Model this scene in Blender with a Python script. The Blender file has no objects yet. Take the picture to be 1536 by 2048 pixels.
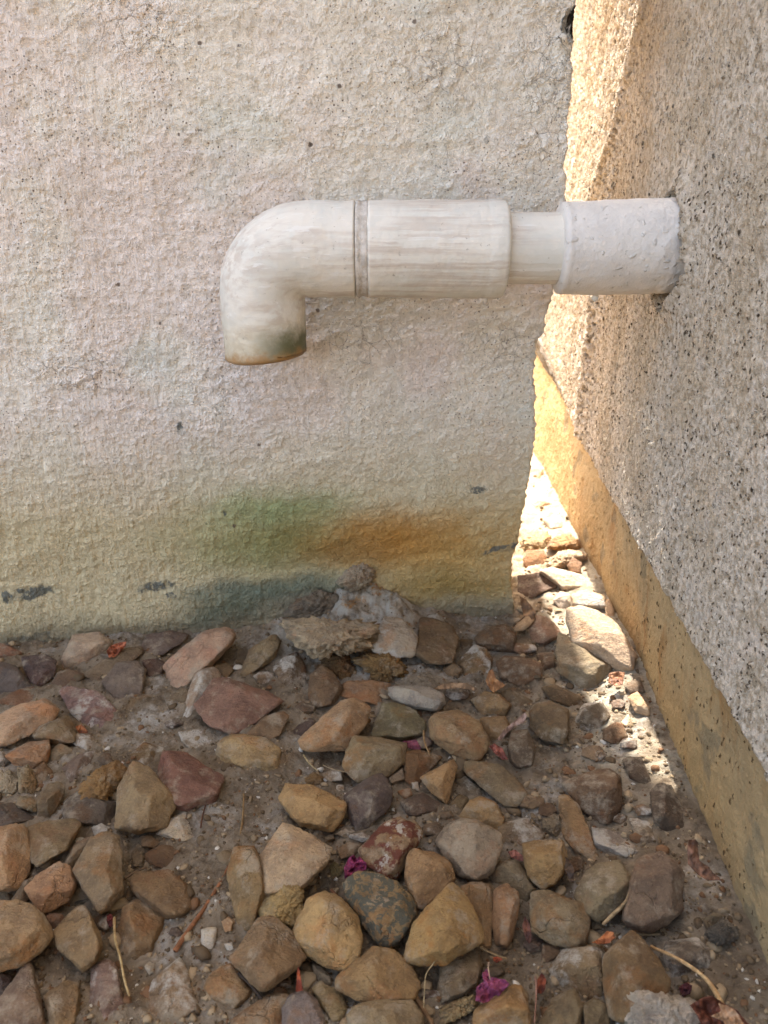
import bpy, bmesh, math, random
import numpy as np
from mathutils import Vector
random.seed(7)
S = bpy.context.scene
COL = S.collection
# ------------------------------------------------------------ camera, world, sun, exposure
PITCH = math.radians(22.7); FPX = 1538.0; CAMZ = 0.36
cd = bpy.data.cameras.new('camera'); cam = bpy.data.objects.new('camera', cd); COL.objects.link(cam)
cam.location = (0, 0, CAMZ); cam.rotation_euler = (math.radians(90) - PITCH, 0, 0)
cd.sensor_fit = 'VERTICAL'; cd.sensor_height = 36.0; cd.lens = FPX / 2048 * 36
cd.clip_start = 0.01; cd.clip_end = 500
cd.dof.use_dof = True; cd.dof.focus_distance = 0.49; cd.dof.aperture_fstop = 14
S.camera = cam
SUN_EL = math.radians(55); SUN_AZ = math.atan(0.048)        # azimuth measured from +Y towards +X
w = bpy.data.worlds.new('World'); S.world = w; w.use_nodes = True
nt = w.node_tree; bg = nt.nodes['Background']
sky = nt.nodes.new('ShaderNodeTexSky'); sky.sky_type = 'NISHITA'; sky.sun_disc = False
sky.sun_elevation = SUN_EL; sky.sun_rotation = SUN_AZ; sky.air_density = 0.7; sky.dust_density = 4.0; sky.ozone_density = 0.3
wb = nt.nodes.new('ShaderNodeMix'); wb.data_type = 'RGBA'; wb.blend_type = 'MULTIPLY'; wb.inputs[0].default_value = 1
nt.links.new(sky.outputs[0], wb.inputs[6]); wb.inputs[7].default_value = (1.08, 1.0, 0.88, 1)
nt.links.new(wb.outputs[2], bg.inputs[0]); bg.inputs[1].default_value = 0.15
sd = bpy.data.lights.new('sun', 'SUN'); sd.energy = 2.4; sd.angle = math.radians(0.5); sd.color = (1, 0.975, 0.94)
sun = bpy.data.objects.new('sun', sd); COL.objects.link(sun); sun.location = (0, 3, 4)
sdir = Vector((math.sin(SUN_AZ) * math.cos(SUN_EL), math.cos(SUN_AZ) * math.cos(SUN_EL), math.sin(SUN_EL)))
sun.rotation_euler = (-sdir).to_track_quat('-Z', 'Y').to_euler()
S.view_settings.view_transform = 'Standard'; S.view_settings.look = 'None'
S.cycles.max_bounces = 6; S.cycles.diffuse_bounces = 4
S.view_settings.exposure = 2.86; S.view_settings.gamma = 1.0

# ------------------------------------------------------------ calibration: photo pixel -> ray
CAM = np.array([0, 0, CAMZ]); CP, SP = math.cos(PITCH), math.sin(PITCH)
def ray(px, py):
    px = np.asarray(px, float); py = np.asarray(py, float)
    u = px - 768; v = py - 1024
    return np.stack([u, FPX * CP - v * SP, -(FPX * SP + v * CP)], -1)
def on_plane(px, py, p0, n):
    r = ray(px, py); n = np.asarray(n, float)
    t = np.dot(np.asarray(p0, float) - CAM, n) / (r @ n)
    return CAM + r * t[..., None]
WALL_S = 0.115; WALL_Y0 = 0.6029                             # back wall face: y = WALL_Y0 + WALL_S * x
WN = np.array([WALL_S, -1, 0]) / math.hypot(1, WALL_S)
def on_wall(px, py): return on_plane(px, py, (0, WALL_Y0, 0), WN)
RS = 0.068; RC = 0.158                                       # right wall plaster face: x = RC + RS * y
LIP = 0.109                                                   # height of the plaster's lower edge

# ------------------------------------------------------------ numpy gradient noise
_rng = np.random.RandomState(11); _perm = _rng.permutation(256); _perm = np.concatenate([_perm] * 3)
_g = _rng.normal(size=(256, 3)); _g /= np.linalg.norm(_g, axis=1)[:, None]
def gnoise(p):
    p = np.asarray(p, float); i = np.floor(p).astype(int); f = p - i; i &= 255
    uu = f * f * f * (f * (f * 6 - 15) + 10); out = 0
    for dx in (0, 1):
        wx = uu[..., 0] if dx else 1 - uu[..., 0]
        for dy in (0, 1):
            wy = uu[..., 1] if dy else 1 - uu[..., 1]
            for dz in (0, 1):
                wz = uu[..., 2] if dz else 1 - uu[..., 2]
                h = _perm[_perm[_perm[(i[..., 0] + dx) & 255] + ((i[..., 1] + dy) & 255)] + ((i[..., 2] + dz) & 255)]
                g = _g[h]
                d = g[..., 0] * (f[..., 0] - dx) + g[..., 1] * (f[..., 1] - dy) + g[..., 2] * (f[..., 2] - dz)
                out = out + d * wx * wy * wz
    return out * 1.6
def fbm(p, octs=4, gain=0.5):
    a, s, o = 1.0, 0, 0
    for k in range(octs):
        s = s + a * gnoise(p * (2.03 ** k) + 17.3 * k); o += a; a *= gain
    return s / o
def lumps(p, seed=0):                                        # cellular bumps, 1 at a cell's centre
    p = np.asarray(p, float); i = np.floor(p).astype(int); best = np.full(p.shape[:-1], 9.0)
    for dx in (-1, 0, 1):
        for dy in (-1, 0, 1):
            for dz in (-1, 0, 1):
                q = i + np.array([dx, dy, dz]); qi = q & 255
                h = _perm[_perm[_perm[(qi[..., 0] + seed) & 255] + qi[..., 1]] + qi[..., 2]]
                c = q + 0.5 + 0.42 * _g[h]
                best = np.minimum(best, ((p - c) ** 2).sum(-1))
    return np.clip(1 - best * 1.6, 0, 1)

# ------------------------------------------------------------ object helpers
def link(name, mesh, mat=None, parent=None):
    o = bpy.data.objects.new(name, mesh); COL.objects.link(o)
    if mat: mesh.materials.append(mat)
    if parent: o.parent = parent
    return o
def tag(o, label=None, cat=None, group=None, kind=None):
    if label: o['label'] = label
    if cat: o['category'] = cat
    if group: o['group'] = group
    if kind: o['kind'] = kind
    return o
def empty(name, loc=(0, 0, 0)):
    o = bpy.data.objects.new(name, None); COL.objects.link(o); o.location = loc; o.empty_display_size = 0.02
    return o
def np_mesh(name, V, F, smooth=True):
    V = np.asarray(V, np.float32); F = np.asarray(F, np.int32); k = F.shape[1]
    me = bpy.data.meshes.new(name); me.vertices.add(len(V)); me.vertices.foreach_set('co', V.ravel())
    me.loops.add(F.size); me.loops.foreach_set('vertex_index', F.ravel())
    me.polygons.add(len(F)); me.polygons.foreach_set('loop_start', np.arange(0, F.size, k, dtype=np.int32))
    me.update(calc_edges=True); me.validate()
    me.polygons.foreach_set('use_smooth', np.full(len(me.polygons), smooth)); me.update()
    return me
def grid_faces(nu, nv, flip=False, wrap=False):
    a = np.arange(nu * nv).reshape(nu, nv)
    if wrap: a = np.concatenate([a, a[:1]], 0)
    q = np.stack([a[:-1, :-1], a[1:, :-1], a[1:, 1:], a[:-1, 1:]], -1).reshape(-1, 4)
    return q[:, ::-1] if flip else q

# ------------------------------------------------------------ shader helper
class Mat:
    def __init__(s, name):
        s.m = bpy.data.materials.new(name); s.m.use_nodes = True; s.t = s.m.node_tree
        s.b = s.t.nodes['Principled BSDF']; s.out = s.t.nodes['Material Output']
        s.tc = s.t.nodes.new('ShaderNodeTexCoord'); s.P = s.tc.outputs['Object']
        s.b.inputs['Roughness'].default_value = 0.85; s.b.inputs['Specular IOR Level'].default_value = 0.25
    def put(s, sock, v):
        if isinstance(v, bpy.types.NodeSocket): s.t.links.new(v, sock)
        elif isinstance(v, tuple) and len(v) == 3 and sock.type == 'RGBA': sock.default_value = (*v, 1)
        else: sock.default_value = v
    def node(s, typ, **kw):
        n = s.t.nodes.new(typ)
        for k, v in kw.items(): setattr(n, k, v)
        return n
    def math(s, op, a, b=0.0, c=None, clamp=False):
        n = s.node('ShaderNodeMath', operation=op, use_clamp=clamp); s.put(n.inputs[0], a); s.put(n.inputs[1], b)
        if c is not None: s.put(n.inputs[2], c)
        return n.outputs[0]
    def vec(s, op, a, b):
        n = s.node('ShaderNodeVectorMath', operation=op); s.put(n.inputs[0], a); s.put(n.inputs[1], b); return n.outputs[0]
    def scaled(s, k, loc=(0, 0, 0), vec=None, rot=(0, 0, 0)):
        n = s.node('ShaderNodeMapping'); s.put(n.inputs['Vector'], vec or s.P); s.put(n.inputs['Scale'], k)
        s.put(n.inputs['Location'], loc); s.put(n.inputs['Rotation'], rot); return n.outputs[0]
    def noise(s, scale, detail=4.0, rough=0.55, vec=None, dist=0.0, color=False):
        n = s.node('ShaderNodeTexNoise'); s.put(n.inputs['Vector'], vec or s.P); s.put(n.inputs['Scale'], scale)
        s.put(n.inputs['Detail'], detail); s.put(n.inputs['Roughness'], rough); s.put(n.inputs['Distortion'], dist)
        return n.outputs['Color' if color else 'Fac']
    def voro(s, scale, feature='F1', vec=None, out='Distance', rnd=1.0):
        n = s.node('ShaderNodeTexVoronoi', feature=feature); s.put(n.inputs['Vector'], vec or s.P); s.put(n.inputs['Scale'], scale)
        s.put(n.inputs['Randomness'], rnd); return n.outputs[out]
    def ramp(s, v, a, b, ta=0.0, tb=1.0, smooth=True):
        n = s.node('ShaderNodeMapRange', interpolation_type='SMOOTHSTEP' if smooth else 'LINEAR')
        s.put(n.inputs[0], v)
        for i, x in zip((1, 2, 3, 4), (a, b, ta, tb)): s.put(n.inputs[i], x)
        return n.outputs[0]
    def mix(s, f, a, b, mode='MIX'):
        n = s.node('ShaderNodeMix', data_type='RGBA', blend_type=mode); s.put(n.inputs[0], f); s.put(n.inputs[6], a); s.put(n.inputs[7], b)
        return n.outputs[2]
    def sep(s, v=None):
        n = s.node('ShaderNodeSeparateXYZ'); s.put(n.inputs[0], v or s.P); return n.outputs
    def comb(s, x, y, z):
        n = s.node('ShaderNodeCombineXYZ'); [s.put(n.inputs[i], q) for i, q in enumerate((x, y, z))]; return n.outputs[0]
    def color(s, v): s.put(s.b.inputs['Base Color'], v)
    def bump(s, h, dist=0.001, strength=1.0):
        n = s.node('ShaderNodeBump'); s.put(n.inputs['Height'], h); n.inputs['Distance'].default_value = dist; n.inputs['Strength'].default_value = strength
        s.put(s.b.inputs['Normal'], n.outputs[0])
    def displace(s, h, scale=1.0):
        n = s.node('ShaderNodeDisplacement'); s.put(n.inputs['Height'], h); n.inputs['Midlevel'].default_value = 0.0
        n.inputs['Scale'].default_value = scale; s.put(s.out.inputs['Displacement'], n.outputs[0]); s.m.displacement_method = 'BOTH'
def lin(r, g, b, k=1.0):                                     # 0-255 display colour -> linear base colour
    f = lambda c: (c / 255 / 12.92 if c / 255 <= 0.04045 else ((c / 255 + 0.055) / 1.055) ** 2.4) * k
    return (f(r), f(g), f(b))

# ------------------------------------------------------------ materials
def wall_material():
    m = Mat('old_painted_plaster'); x, y, z = m.sep()
    warp = m.noise(28, 4, 0.6, color=True)
    wv = m.vec('ADD', m.P, m.vec('MULTIPLY', m.vec('SUBTRACT', warp, (0.5, 0.5, 0.5)), (0.05, 0.05, 0.03)))
    wx, wy, wz = m.sep(wv)
    brk = m.noise(110, 5, 0.72)
    def blob(px, py, rx, ry, tilt=0.0, soft=1.0):            # an elliptical stain, or painted-in dark of a hollow, at its place on the wall
        c = on_wall(px, py); k = 0.62 / FPX
        dx = m.math('SUBTRACT', wx, float(c[0])); dz = m.math('SUBTRACT', wz, float(c[2]))
        a = math.cos(tilt); b = math.sin(tilt)
        ex = m.math('DIVIDE', m.math('ADD', m.math('MULTIPLY', dx, a), m.math('MULTIPLY', dz, b)), rx * k)
        ez = m.math('DIVIDE', m.math('SUBTRACT', m.math('MULTIPLY', dz, a), m.math('MULTIPLY', dx, b)), ry * k)
        r = m.math('SQRT', m.math('ADD', m.math('MULTIPLY', ex, ex), m.math('MULTIPLY', ez, ez)))
        return m.ramp(m.math('ADD', r, m.math('MULTIPLY_ADD', brk, 0.45, -0.22)), 1.0 + 0.5 * soft, max(0.0, 1.0 - soft), 0, 1)
    base = m.mix(m.ramp(m.noise(9, 3, 0.5), 0.42, 0.6), lin(238, 229, 212), lin(237, 224, 211))
    base = m.mix(m.ramp(m.noise(11, 4, 0.55, vec=m.scaled((1, 1, 1), (3.1, 0, 1.7))), 0.53, 0.70, 0, 0.45), base, lin(214, 218, 206))
    base = m.mix(m.ramp(m.noise(60, 5, 0.65), 0.4, 0.75, 0, 0.3), base, lin(200, 186, 164))
    # yellowing of the lowest third
    base = m.mix(m.ramp(wz, 0.215, 0.09, 0, 0.9), base, lin(205, 188, 146))
    base = m.mix(m.math('MULTIPLY', blob(890, 1110, 260, 110, 0, 0.95), 0.8), base, lin(196, 158, 86))
    base = m.mix(m.math('MULTIPLY', blob(540, 1090, 240, 85, -0.05, 0.95), 0.85), base, lin(156, 150, 98))
    base = m.mix(m.math('MULTIPLY', blob(560, 1020, 170, 55, 0, 0.95), 0.7), base, lin(142, 156, 102))
    base = m.mix(m.math('MULTIPLY', blob(600, 1090, 130, 50, 0, 1.0), 0.45), base, lin(106, 112, 54))
    base = m.mix(m.math('MULTIPLY', blob(780, 1080, 190, 75, 0, 1.0), 0.85), base, lin(186, 132, 58))
    base = m.mix(m.math('MULTIPLY', blob(700, 1110, 90, 45, 0, 1.0), 0.35), base, lin(128, 86, 38))
    base = m.mix(m.math('MULTIPLY', blob(900, 1180, 170, 50, 0, 0.9), 0.75), base, lin(158, 128, 62))
    base = m.mix(m.math('MULTIPLY', blob(540, 1188, 205, 42, 0.03, 0.7), 0.85), base, lin(96, 108, 92))
    base = m.mix(m.math('MULTIPLY', blob(450, 1235, 120, 36, 0.1, 0.7), 0.85), base, lin(88, 100, 82))
    base = m.mix(m.math('MULTIPLY', blob(650, 1215, 160, 45, 0, 0.8), 0.85), base, lin(116, 104, 86))
    patch = m.ramp(m.noise(95, 4, 0.6), 0.47, 0.51)
    for px, py, rx, ry in ((62, 1192, 44, 17), (14, 1196, 18, 14), (325, 1176, 44, 12), (352, 1195, 12, 10), (962, 976, 22, 9), (368, 860, 10, 13),
                           (966, 274, 10, 6), (1018, 1102, 36, 9), (450, 1032, 7, 9), (55, 1285, 60, 16)):
        base = m.mix(m.math('MULTIPLY', blob(px, py, rx, ry, 0, 0.25), m.ramp(patch, 0, 1, 0.35, 0.9)), base, lin(104, 106, 98))
    base = m.mix(blob(1150, 48, 13, 26, 0, 0.2), base, lin(60, 52, 42))  # shade inside the hollow by the wall's edge, painted dark
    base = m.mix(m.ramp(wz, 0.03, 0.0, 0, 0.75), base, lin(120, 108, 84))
    # pores: small dark pits, denser to the left
    dens = m.ramp(m.noise(14, 2, 0.5), 0.35, 0.65, 0.12, 0.25)
    wob = m.vec('ADD', m.P, m.vec('MULTIPLY', m.noise(300, 2, 0.5, color=True), (0.002, 0.002, 0.002)))
    pit = m.ramp(m.math('DIVIDE', m.voro(300, vec=wob), dens), 1.0, 0.55)
    keep = m.math('GREATER_THAN', m.sep(m.voro(300, vec=wob, out='Color'))[0], 0.45)
    pit = m.math('MULTIPLY', pit, keep)
    big = m.math('MULTIPLY', m.ramp(m.voro(42, vec=wob), 0.085, 0.05), m.math('GREATER_THAN', m.sep(m.voro(42, vec=wob, out='Color'))[0], 0.72))
    pits = m.math('MAXIMUM', m.math('MULTIPLY', pit, m.ramp(wz, 0.1, 0.2, 0.35, 1)), big)
    base = m.mix(m.math('MULTIPLY', pits, 0.9), base, lin(112, 96, 80))
    # fine crazing in a few areas
    cv = m.vec('ADD', m.P, m.vec('MULTIPLY', m.noise(120, 3, 0.6, color=True), (0.006, 0.006, 0.006)))
    crack = m.ramp(m.voro(75, 'DISTANCE_TO_EDGE', vec=cv), 0.022, 0.006)
    zone = blob(260, 40, 130, 60, 0, 0.6)
    for a in ((1100, 170, 60, 190), (160, 745, 120, 45), (720, 680, 120, 40), (880, 120, 90, 60), (1010, 700, 80, 60)): zone = m.math('MAXIMUM', zone, blob(*a, 0, 0.6))
    crack = m.math('MULTIPLY', crack, zone)
    base = m.mix(m.math('MULTIPLY', crack, 0.65), base, lin(132, 116, 100))
    m.color(base)
    # relief: rolled paint nubs, vertical brush ridges on the left, soft undulation
    rough = m.noise(150, 6, 0.68)
    nubs = m.ramp(m.noise(190, 5, 0.66), 0.46, 0.68)
    rid = m.noise(1.0, 5, 0.55, vec=m.scaled((230, 230, 42), rot=(0, 0.28, 0)))
    left = m.ramp(x, -0.02, -0.22)
    ridh = m.math('MULTIPLY', rid, m.math('MULTIPLY_ADD', left, 0.0042, 0.0))
    h = m.math('ADD', m.math('MULTIPLY', rough, 0.0046), m.math('MULTIPLY', nubs, 0.0012))
    h = m.math('ADD', h, ridh)
    tro = m.noise(1.0, 4, 0.55, vec=m.scaled((26, 26, 95), rot=(0, -0.35, 0), vec=wv))
    h = m.math('ADD', h, m.math('MULTIPLY', tro, m.math('MULTIPLY_ADD', left, -0.002, 0.0062)))
    h = m.math('SUBTRACT', h, 0.005)
    h = m.math('ADD', h, m.math('MULTIPLY', m.noise(14, 3, 0.5), 0.010))
    h = m.math('ADD', h, m.math('MULTIPLY', m.math('MULTIPLY', m.ramp(m.noise(70, 4, 0.6), 0.5, 0.75), zone), 0.0035))
    h = m.math('SUBTRACT', h, m.math('MULTIPLY', pits, 0.0013))
    h = m.math('SUBTRACT', h, m.math('MULTIPLY', crack, 0.0008))
    h = m.math('SUBTRACT', h, 0.0095)
    m.displace(h); m.b.inputs['Roughness'].default_value = 0.8
    return m.m
def side_plaster_material():
    m = Mat('speckled_plaster'); x, y, z = m.sep()
    base = m.mix(m.ramp(m.noise(16, 4, 0.6), 0.4, 0.62), lin(216, 204, 186), lin(202, 187, 164))
    base = m.mix(m.ramp(m.noise(220, 4, 0.6), 0.4, 0.66), base, lin(170, 154, 130))
    base = m.mix(m.ramp(m.noise(35, 4, 0.6, vec=m.scaled((1, 1, 1), (5, 2, 1))), 0.55, 0.7, 0, 0.5), base, lin(212, 200, 186))
    st = m.vec('ADD', m.scaled((1, 1, 0.62)), m.vec('MULTIPLY', m.noise(500, 2, 0.5, color=True), (0.0022, 0.0022, 0.0022)))
    r = m.ramp(m.noise(60, 3, 0.6), 0.35, 0.65, 0.20, 0.40)
    pit = m.math('MULTIPLY', m.ramp(m.math('DIVIDE', m.voro(330, vec=st), r), 1.0, 0.6), m.math('GREATER_THAN', m.sep(m.voro(330, vec=st, out='Color'))[0], 0.3))
    p2 = m.math('MULTIPLY', m.ramp(m.voro(95, vec=st), 0.16, 0.09), m.math('GREATER_THAN', m.sep(m.voro(95, vec=st, out='Color'))[1], 0.72))
    pit = m.math('MAXIMUM', pit, p2)
    far = m.ramp(z, 0.46, 0.34, 0.5, 1)
    base = m.mix(m.math('MULTIPLY', pit, far), base, lin(88, 75, 58))
    m.color(base)
    h = m.math('ADD', m.math('MULTIPLY', m.noise(190, 6, 0.68), 0.0042), m.math('MULTIPLY', m.ramp(m.noise(420, 3, 0.6, vec=m.scaled((1, 1, 0.6))), 0.45, 0.7), 0.0011))
    nub = m.ramp(m.voro(210, 'SMOOTH_F1', vec=m.vec('ADD', m.scaled((1, 1, 0.75)), m.vec('MULTIPLY', m.noise(200, 2, 0.5, color=True), (0.004, 0.004, 0.004)))), 0.62, 0.1)
    h = m.math('ADD', h, m.math('MULTIPLY', nub, m.ramp(y, 0.70, 0.80, 0.0004, 0.0060)))
    h = m.math('ADD', h, m.math('MULTIPLY', m.noise(22, 3, 0.5), 0.004))
    h = m.math('SUBTRACT', h, m.math('MULTIPLY', pit, 0.001))
    h = m.math('SUBTRACT', h, 0.0045)
    m.displace(h)
    return m.m
def foundation_material():
    m = Mat('ochre_stained_concrete'); x, y, z = m.sep()
    base = m.mix(m.ramp(m.noise(18, 5, 0.6), 0.38, 0.62), lin(176, 152, 112), lin(156, 136, 102))
    base = m.mix(m.ramp(m.math('ADD', z, m.math('MULTIPLY', m.noise(30, 3, 0.6), 0.03)), 0.115, 0.03, 0.1, 0.7), base, lin(164, 130, 80))
    base = m.mix(m.ramp(m.noise(40, 5, 0.6, vec=m.scaled((1, 1, 0.35), (0, 0, 4), rot=(0.5, 0, 0))), 0.5, 0.68, 0, 0.7), base, lin(150, 110, 62))
    base = m.mix(m.ramp(y, 0.6, 1.0, 0, 0.9), base, lin(178, 148, 102))
    base = m.mix(m.ramp(y, 0.38, 0.26, 0, 0.8), base, lin(160, 140, 104))
    base = m.mix(m.ramp(m.noise(26, 3, 0.5, vec=m.scaled((1, 1, 1), (7, 3, 1))), 0.6, 0.66, 0, 0.55), base, lin(112, 104, 84))
    st = m.vec('ADD', m.scaled((1, 1, 0.5), rot=(0.4, 0, 0)), m.vec('MULTIPLY', m.noise(500, 2, 0.5, color=True), (0.002, 0.002, 0.002)))
    r = m.ramp(m.noise(50, 3, 0.6), 0.35, 0.65, 0.18, 0.38)
    pit = m.math('MULTIPLY', m.ramp(m.math('DIVIDE', m.voro(260, vec=st), r), 1.0, 0.6), m.math('GREATER_THAN', m.sep(m.voro(260, vec=st, out='Color'))[0], 0.5))
    base = m.mix(m.math('MULTIPLY', pit, m.ramp(y, 0.75, 0.5, 0.2, 0.9)), base, lin(78, 56, 30))
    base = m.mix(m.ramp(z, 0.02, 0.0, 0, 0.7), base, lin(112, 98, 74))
    m.color(base)
    h = m.math('ADD', m.math('MULTIPLY', m.noise(120, 6, 0.62), 0.0040), m.math('MULTIPLY', m.noise(14, 3, 0.5), 0.006))
    h = m.math('SUBTRACT', h, m.math('MULTIPLY', pit, 0.0008)); h = m.math('SUBTRACT', h, 0.005)
    m.displace(h)
    return m.m
def dirt_material():
    m = Mat('dirt_with_mineral_crust'); x, y, z = m.sep()
    base = m.mix(m.ramp(m.noise(26, 6, 0.62), 0.36, 0.62), lin(118, 101, 79), lin(152, 135, 111))
    base = m.mix(m.ramp(m.noise(90, 6, 0.65), 0.45, 0.7, 0, 0.8), base, lin(88, 73, 56))
    base = m.mix(m.ramp(m.noise(320, 4, 0.7), 0.5, 0.75, 0, 0.7), base, lin(158, 138, 110))
    wh = m.ramp(m.noise(20, 6, 0.68, vec=m.scaled((1, 1, 1), (2.4, 1.1, 0))), 0.50, 0.64)
    base = m.mix(m.math('MULTIPLY', wh, m.ramp(m.noise(160, 4, 0.7), 0.35, 0.62, 0.15, 0.85)), base, lin(182, 172, 156))
    base = m.mix(m.ramp(m.noise(18, 4, 0.6, vec=m.scaled((1, 1, 1), (6, 6, 0))), 0.58, 0.7, 0, 0.6), base, lin(128, 92, 46))
    base = m.mix(m.math('MULTIPLY', m.ramp(y, 0.6, 0.75, 0, 0.8), m.ramp(m.noise(60, 5, 0.7), 0.35, 0.6, 0.2, 1)), base, lin(190, 162, 124))
    base = m.mix(m.math('MULTIPLY', m.ramp(x, 0.125, 0.15), m.math('MULTIPLY', m.ramp(y, 0.34, 0.42, 0, 0.6), m.ramp(m.noise(55, 5, 0.7), 0.42, 0.6))), base, lin(186, 176, 152))
    cr = on_plane(720, 1290, (0, 0, 0), (0, 0, 1)); ddx = m.math('DIVIDE', m.math('SUBTRACT', x, float(cr[0])), 0.09); ddy = m.math('DIVIDE', m.math('SUBTRACT', y, float(cr[1]) + 0.01), 0.075)
    heap = m.ramp(m.math('ADD', m.math('MULTIPLY', ddx, ddx), m.math('MULTIPLY', ddy, ddy)), 1.2, 0.3)
    base = m.mix(m.math('MULTIPLY', heap, m.ramp(m.noise(60, 5, 0.7), 0.38, 0.58)), base, lin(180, 170, 152))
    base = m.mix(m.math('MULTIPLY', heap, m.ramp(m.noise(40, 5, 0.7, vec=m.scaled((1, 1, 1), (3, 7, 1))), 0.54, 0.66)), base, lin(160, 112, 56))
    m.color(base)
    m.bump(m.math('ADD', m.noise(300, 6, 0.72), m.math('MULTIPLY', m.noise(1100, 4, 0.7), 0.5)), 0.0034, 0.9)
    return m.m
def stone_material(kind):
    m = Mat(kind + '_stone'); oi = m.node('ShaderNodeObjectInfo')
    c = oi.outputs['Color']; off = m.math('MULTIPLY', oi.outputs['Random'], 37.0)
    P = m.vec('ADD', m.P, m.comb(off, m.math('MULTIPLY', off, 1.7), m.math('MULTIPLY', off, 0.6)))
    hue = m.math('FRACT', m.math('MULTIPLY', oi.outputs['Random'], 7.31))
    base = m.mix(m.ramp(m.noise(70, 5, 0.6, P), 0.38, 0.64), m.mix(1.0, c, (1.12, 1.08, 1.02), 'MULTIPLY'), m.mix(1.0, c, (0.74, 0.70, 0.68), 'MULTIPLY'))
    rust = m.mix(hue, (1.15, 0.80, 0.50), (1.05, 0.86, 0.82))
    base = m.mix(m.ramp(m.noise(45, 4, 0.65, m.vec('ADD', P, (3, 1, 2))), 0.52, 0.66, 0, 0.8), base, m.mix(1.0, c, rust, 'MULTIPLY'))
    band = m.noise(1.0, 4, 0.6, vec=m.scaled((90, 420, 260), vec=P, rot=(0.6, 0.3, 0.9)))
    base = m.mix(m.ramp(band, 0.55, 0.72, 0, 0.25), base, m.mix(1.0, c, (0.62, 0.56, 0.52), 'MULTIPLY'))
    base = m.mix(m.ramp(m.noise(520, 5, 0.75, P), 0.5, 0.68, 0, 0.6), base, m.mix(1.0, c, (1.5, 1.44, 1.34), 'MULTIPLY'))
    base = m.mix(m.ramp(m.noise(430, 5, 0.75, m.vec('ADD', P, (1, 5, 2))), 0.52, 0.68, 0, 0.65), base, m.mix(1.0, c, (0.5, 0.46, 0.42), 'MULTIPLY'))
    g = m.node('ShaderNodeNewGeometry')                      # worn, paler edges
    base = m.mix(m.ramp(g.outputs['Pointiness'], 0.53, 0.62, 0, 0.55), base, m.mix(1.0, c, (1.45, 1.4, 1.3), 'MULTIPLY'))
    dust = m.ramp(m.noise(60, 6, 0.72, m.vec('ADD', P, (9, 2, 4))), 0.50, 0.68, 0, 0.6)
    base = m.mix(dust, base, lin(176, 160, 134))
    if kind == 'speckled':
        sp = m.ramp(m.noise(230, 5, 0.62, P, dist=0.6), 0.47, 0.52)
        base = m.mix(m.math('MULTIPLY', sp, 0.85), base, lin(84, 86, 74))
    if kind == 'dusty':
        base = m.mix(m.ramp(m.noise(48, 6, 0.7, P), 0.46, 0.6, 0, 0.85), base, lin(192, 182, 164))
    if kind == 'rusty':
        base = m.mix(m.ramp(m.noise(85, 5, 0.65, P), 0.48, 0.56, 0, 0.9), base, lin(104, 50, 34))
        base = m.mix(m.ramp(m.noise(120, 5, 0.65, m.vec('ADD', P, (4, 4, 4))), 0.56, 0.64, 0, 0.8), base, lin(196, 184, 164))
    m.color(base)
    k = {'crumbly': 1.8}.get(kind, 1.0)
    hb = m.math('ADD', m.math('MULTIPLY', m.noise(260, 6, 0.7, P), 1.0), m.math('MULTIPLY', m.noise(1100, 4, 0.7, P), 0.35))
    hb = m.math('ADD', hb, m.math('MULTIPLY', m.ramp(band, 0.4, 0.62), 0.12))
    hb = m.math('SUBTRACT', hb, m.math('MULTIPLY', m.ramp(m.voro(38, 'DISTANCE_TO_EDGE', vec=m.vec('ADD', P, m.vec('MULTIPLY', m.noise(90, 3, 0.6, P, color=True), (0.02, 0.02, 0.02)))), 0.03, 0.0), m.ramp(m.noise(30, 3, 0.5, m.vec('ADD', P, (8, 8, 8))), 0.54, 0.62, 0, 0.45)))
    m.bump(hb, 0.0026 * k, 1.0)
    m.b.inputs['Roughness'].default_value = 0.78; m.b.inputs['Specular IOR Level'].default_value = 0.35
    return m.m
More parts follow.
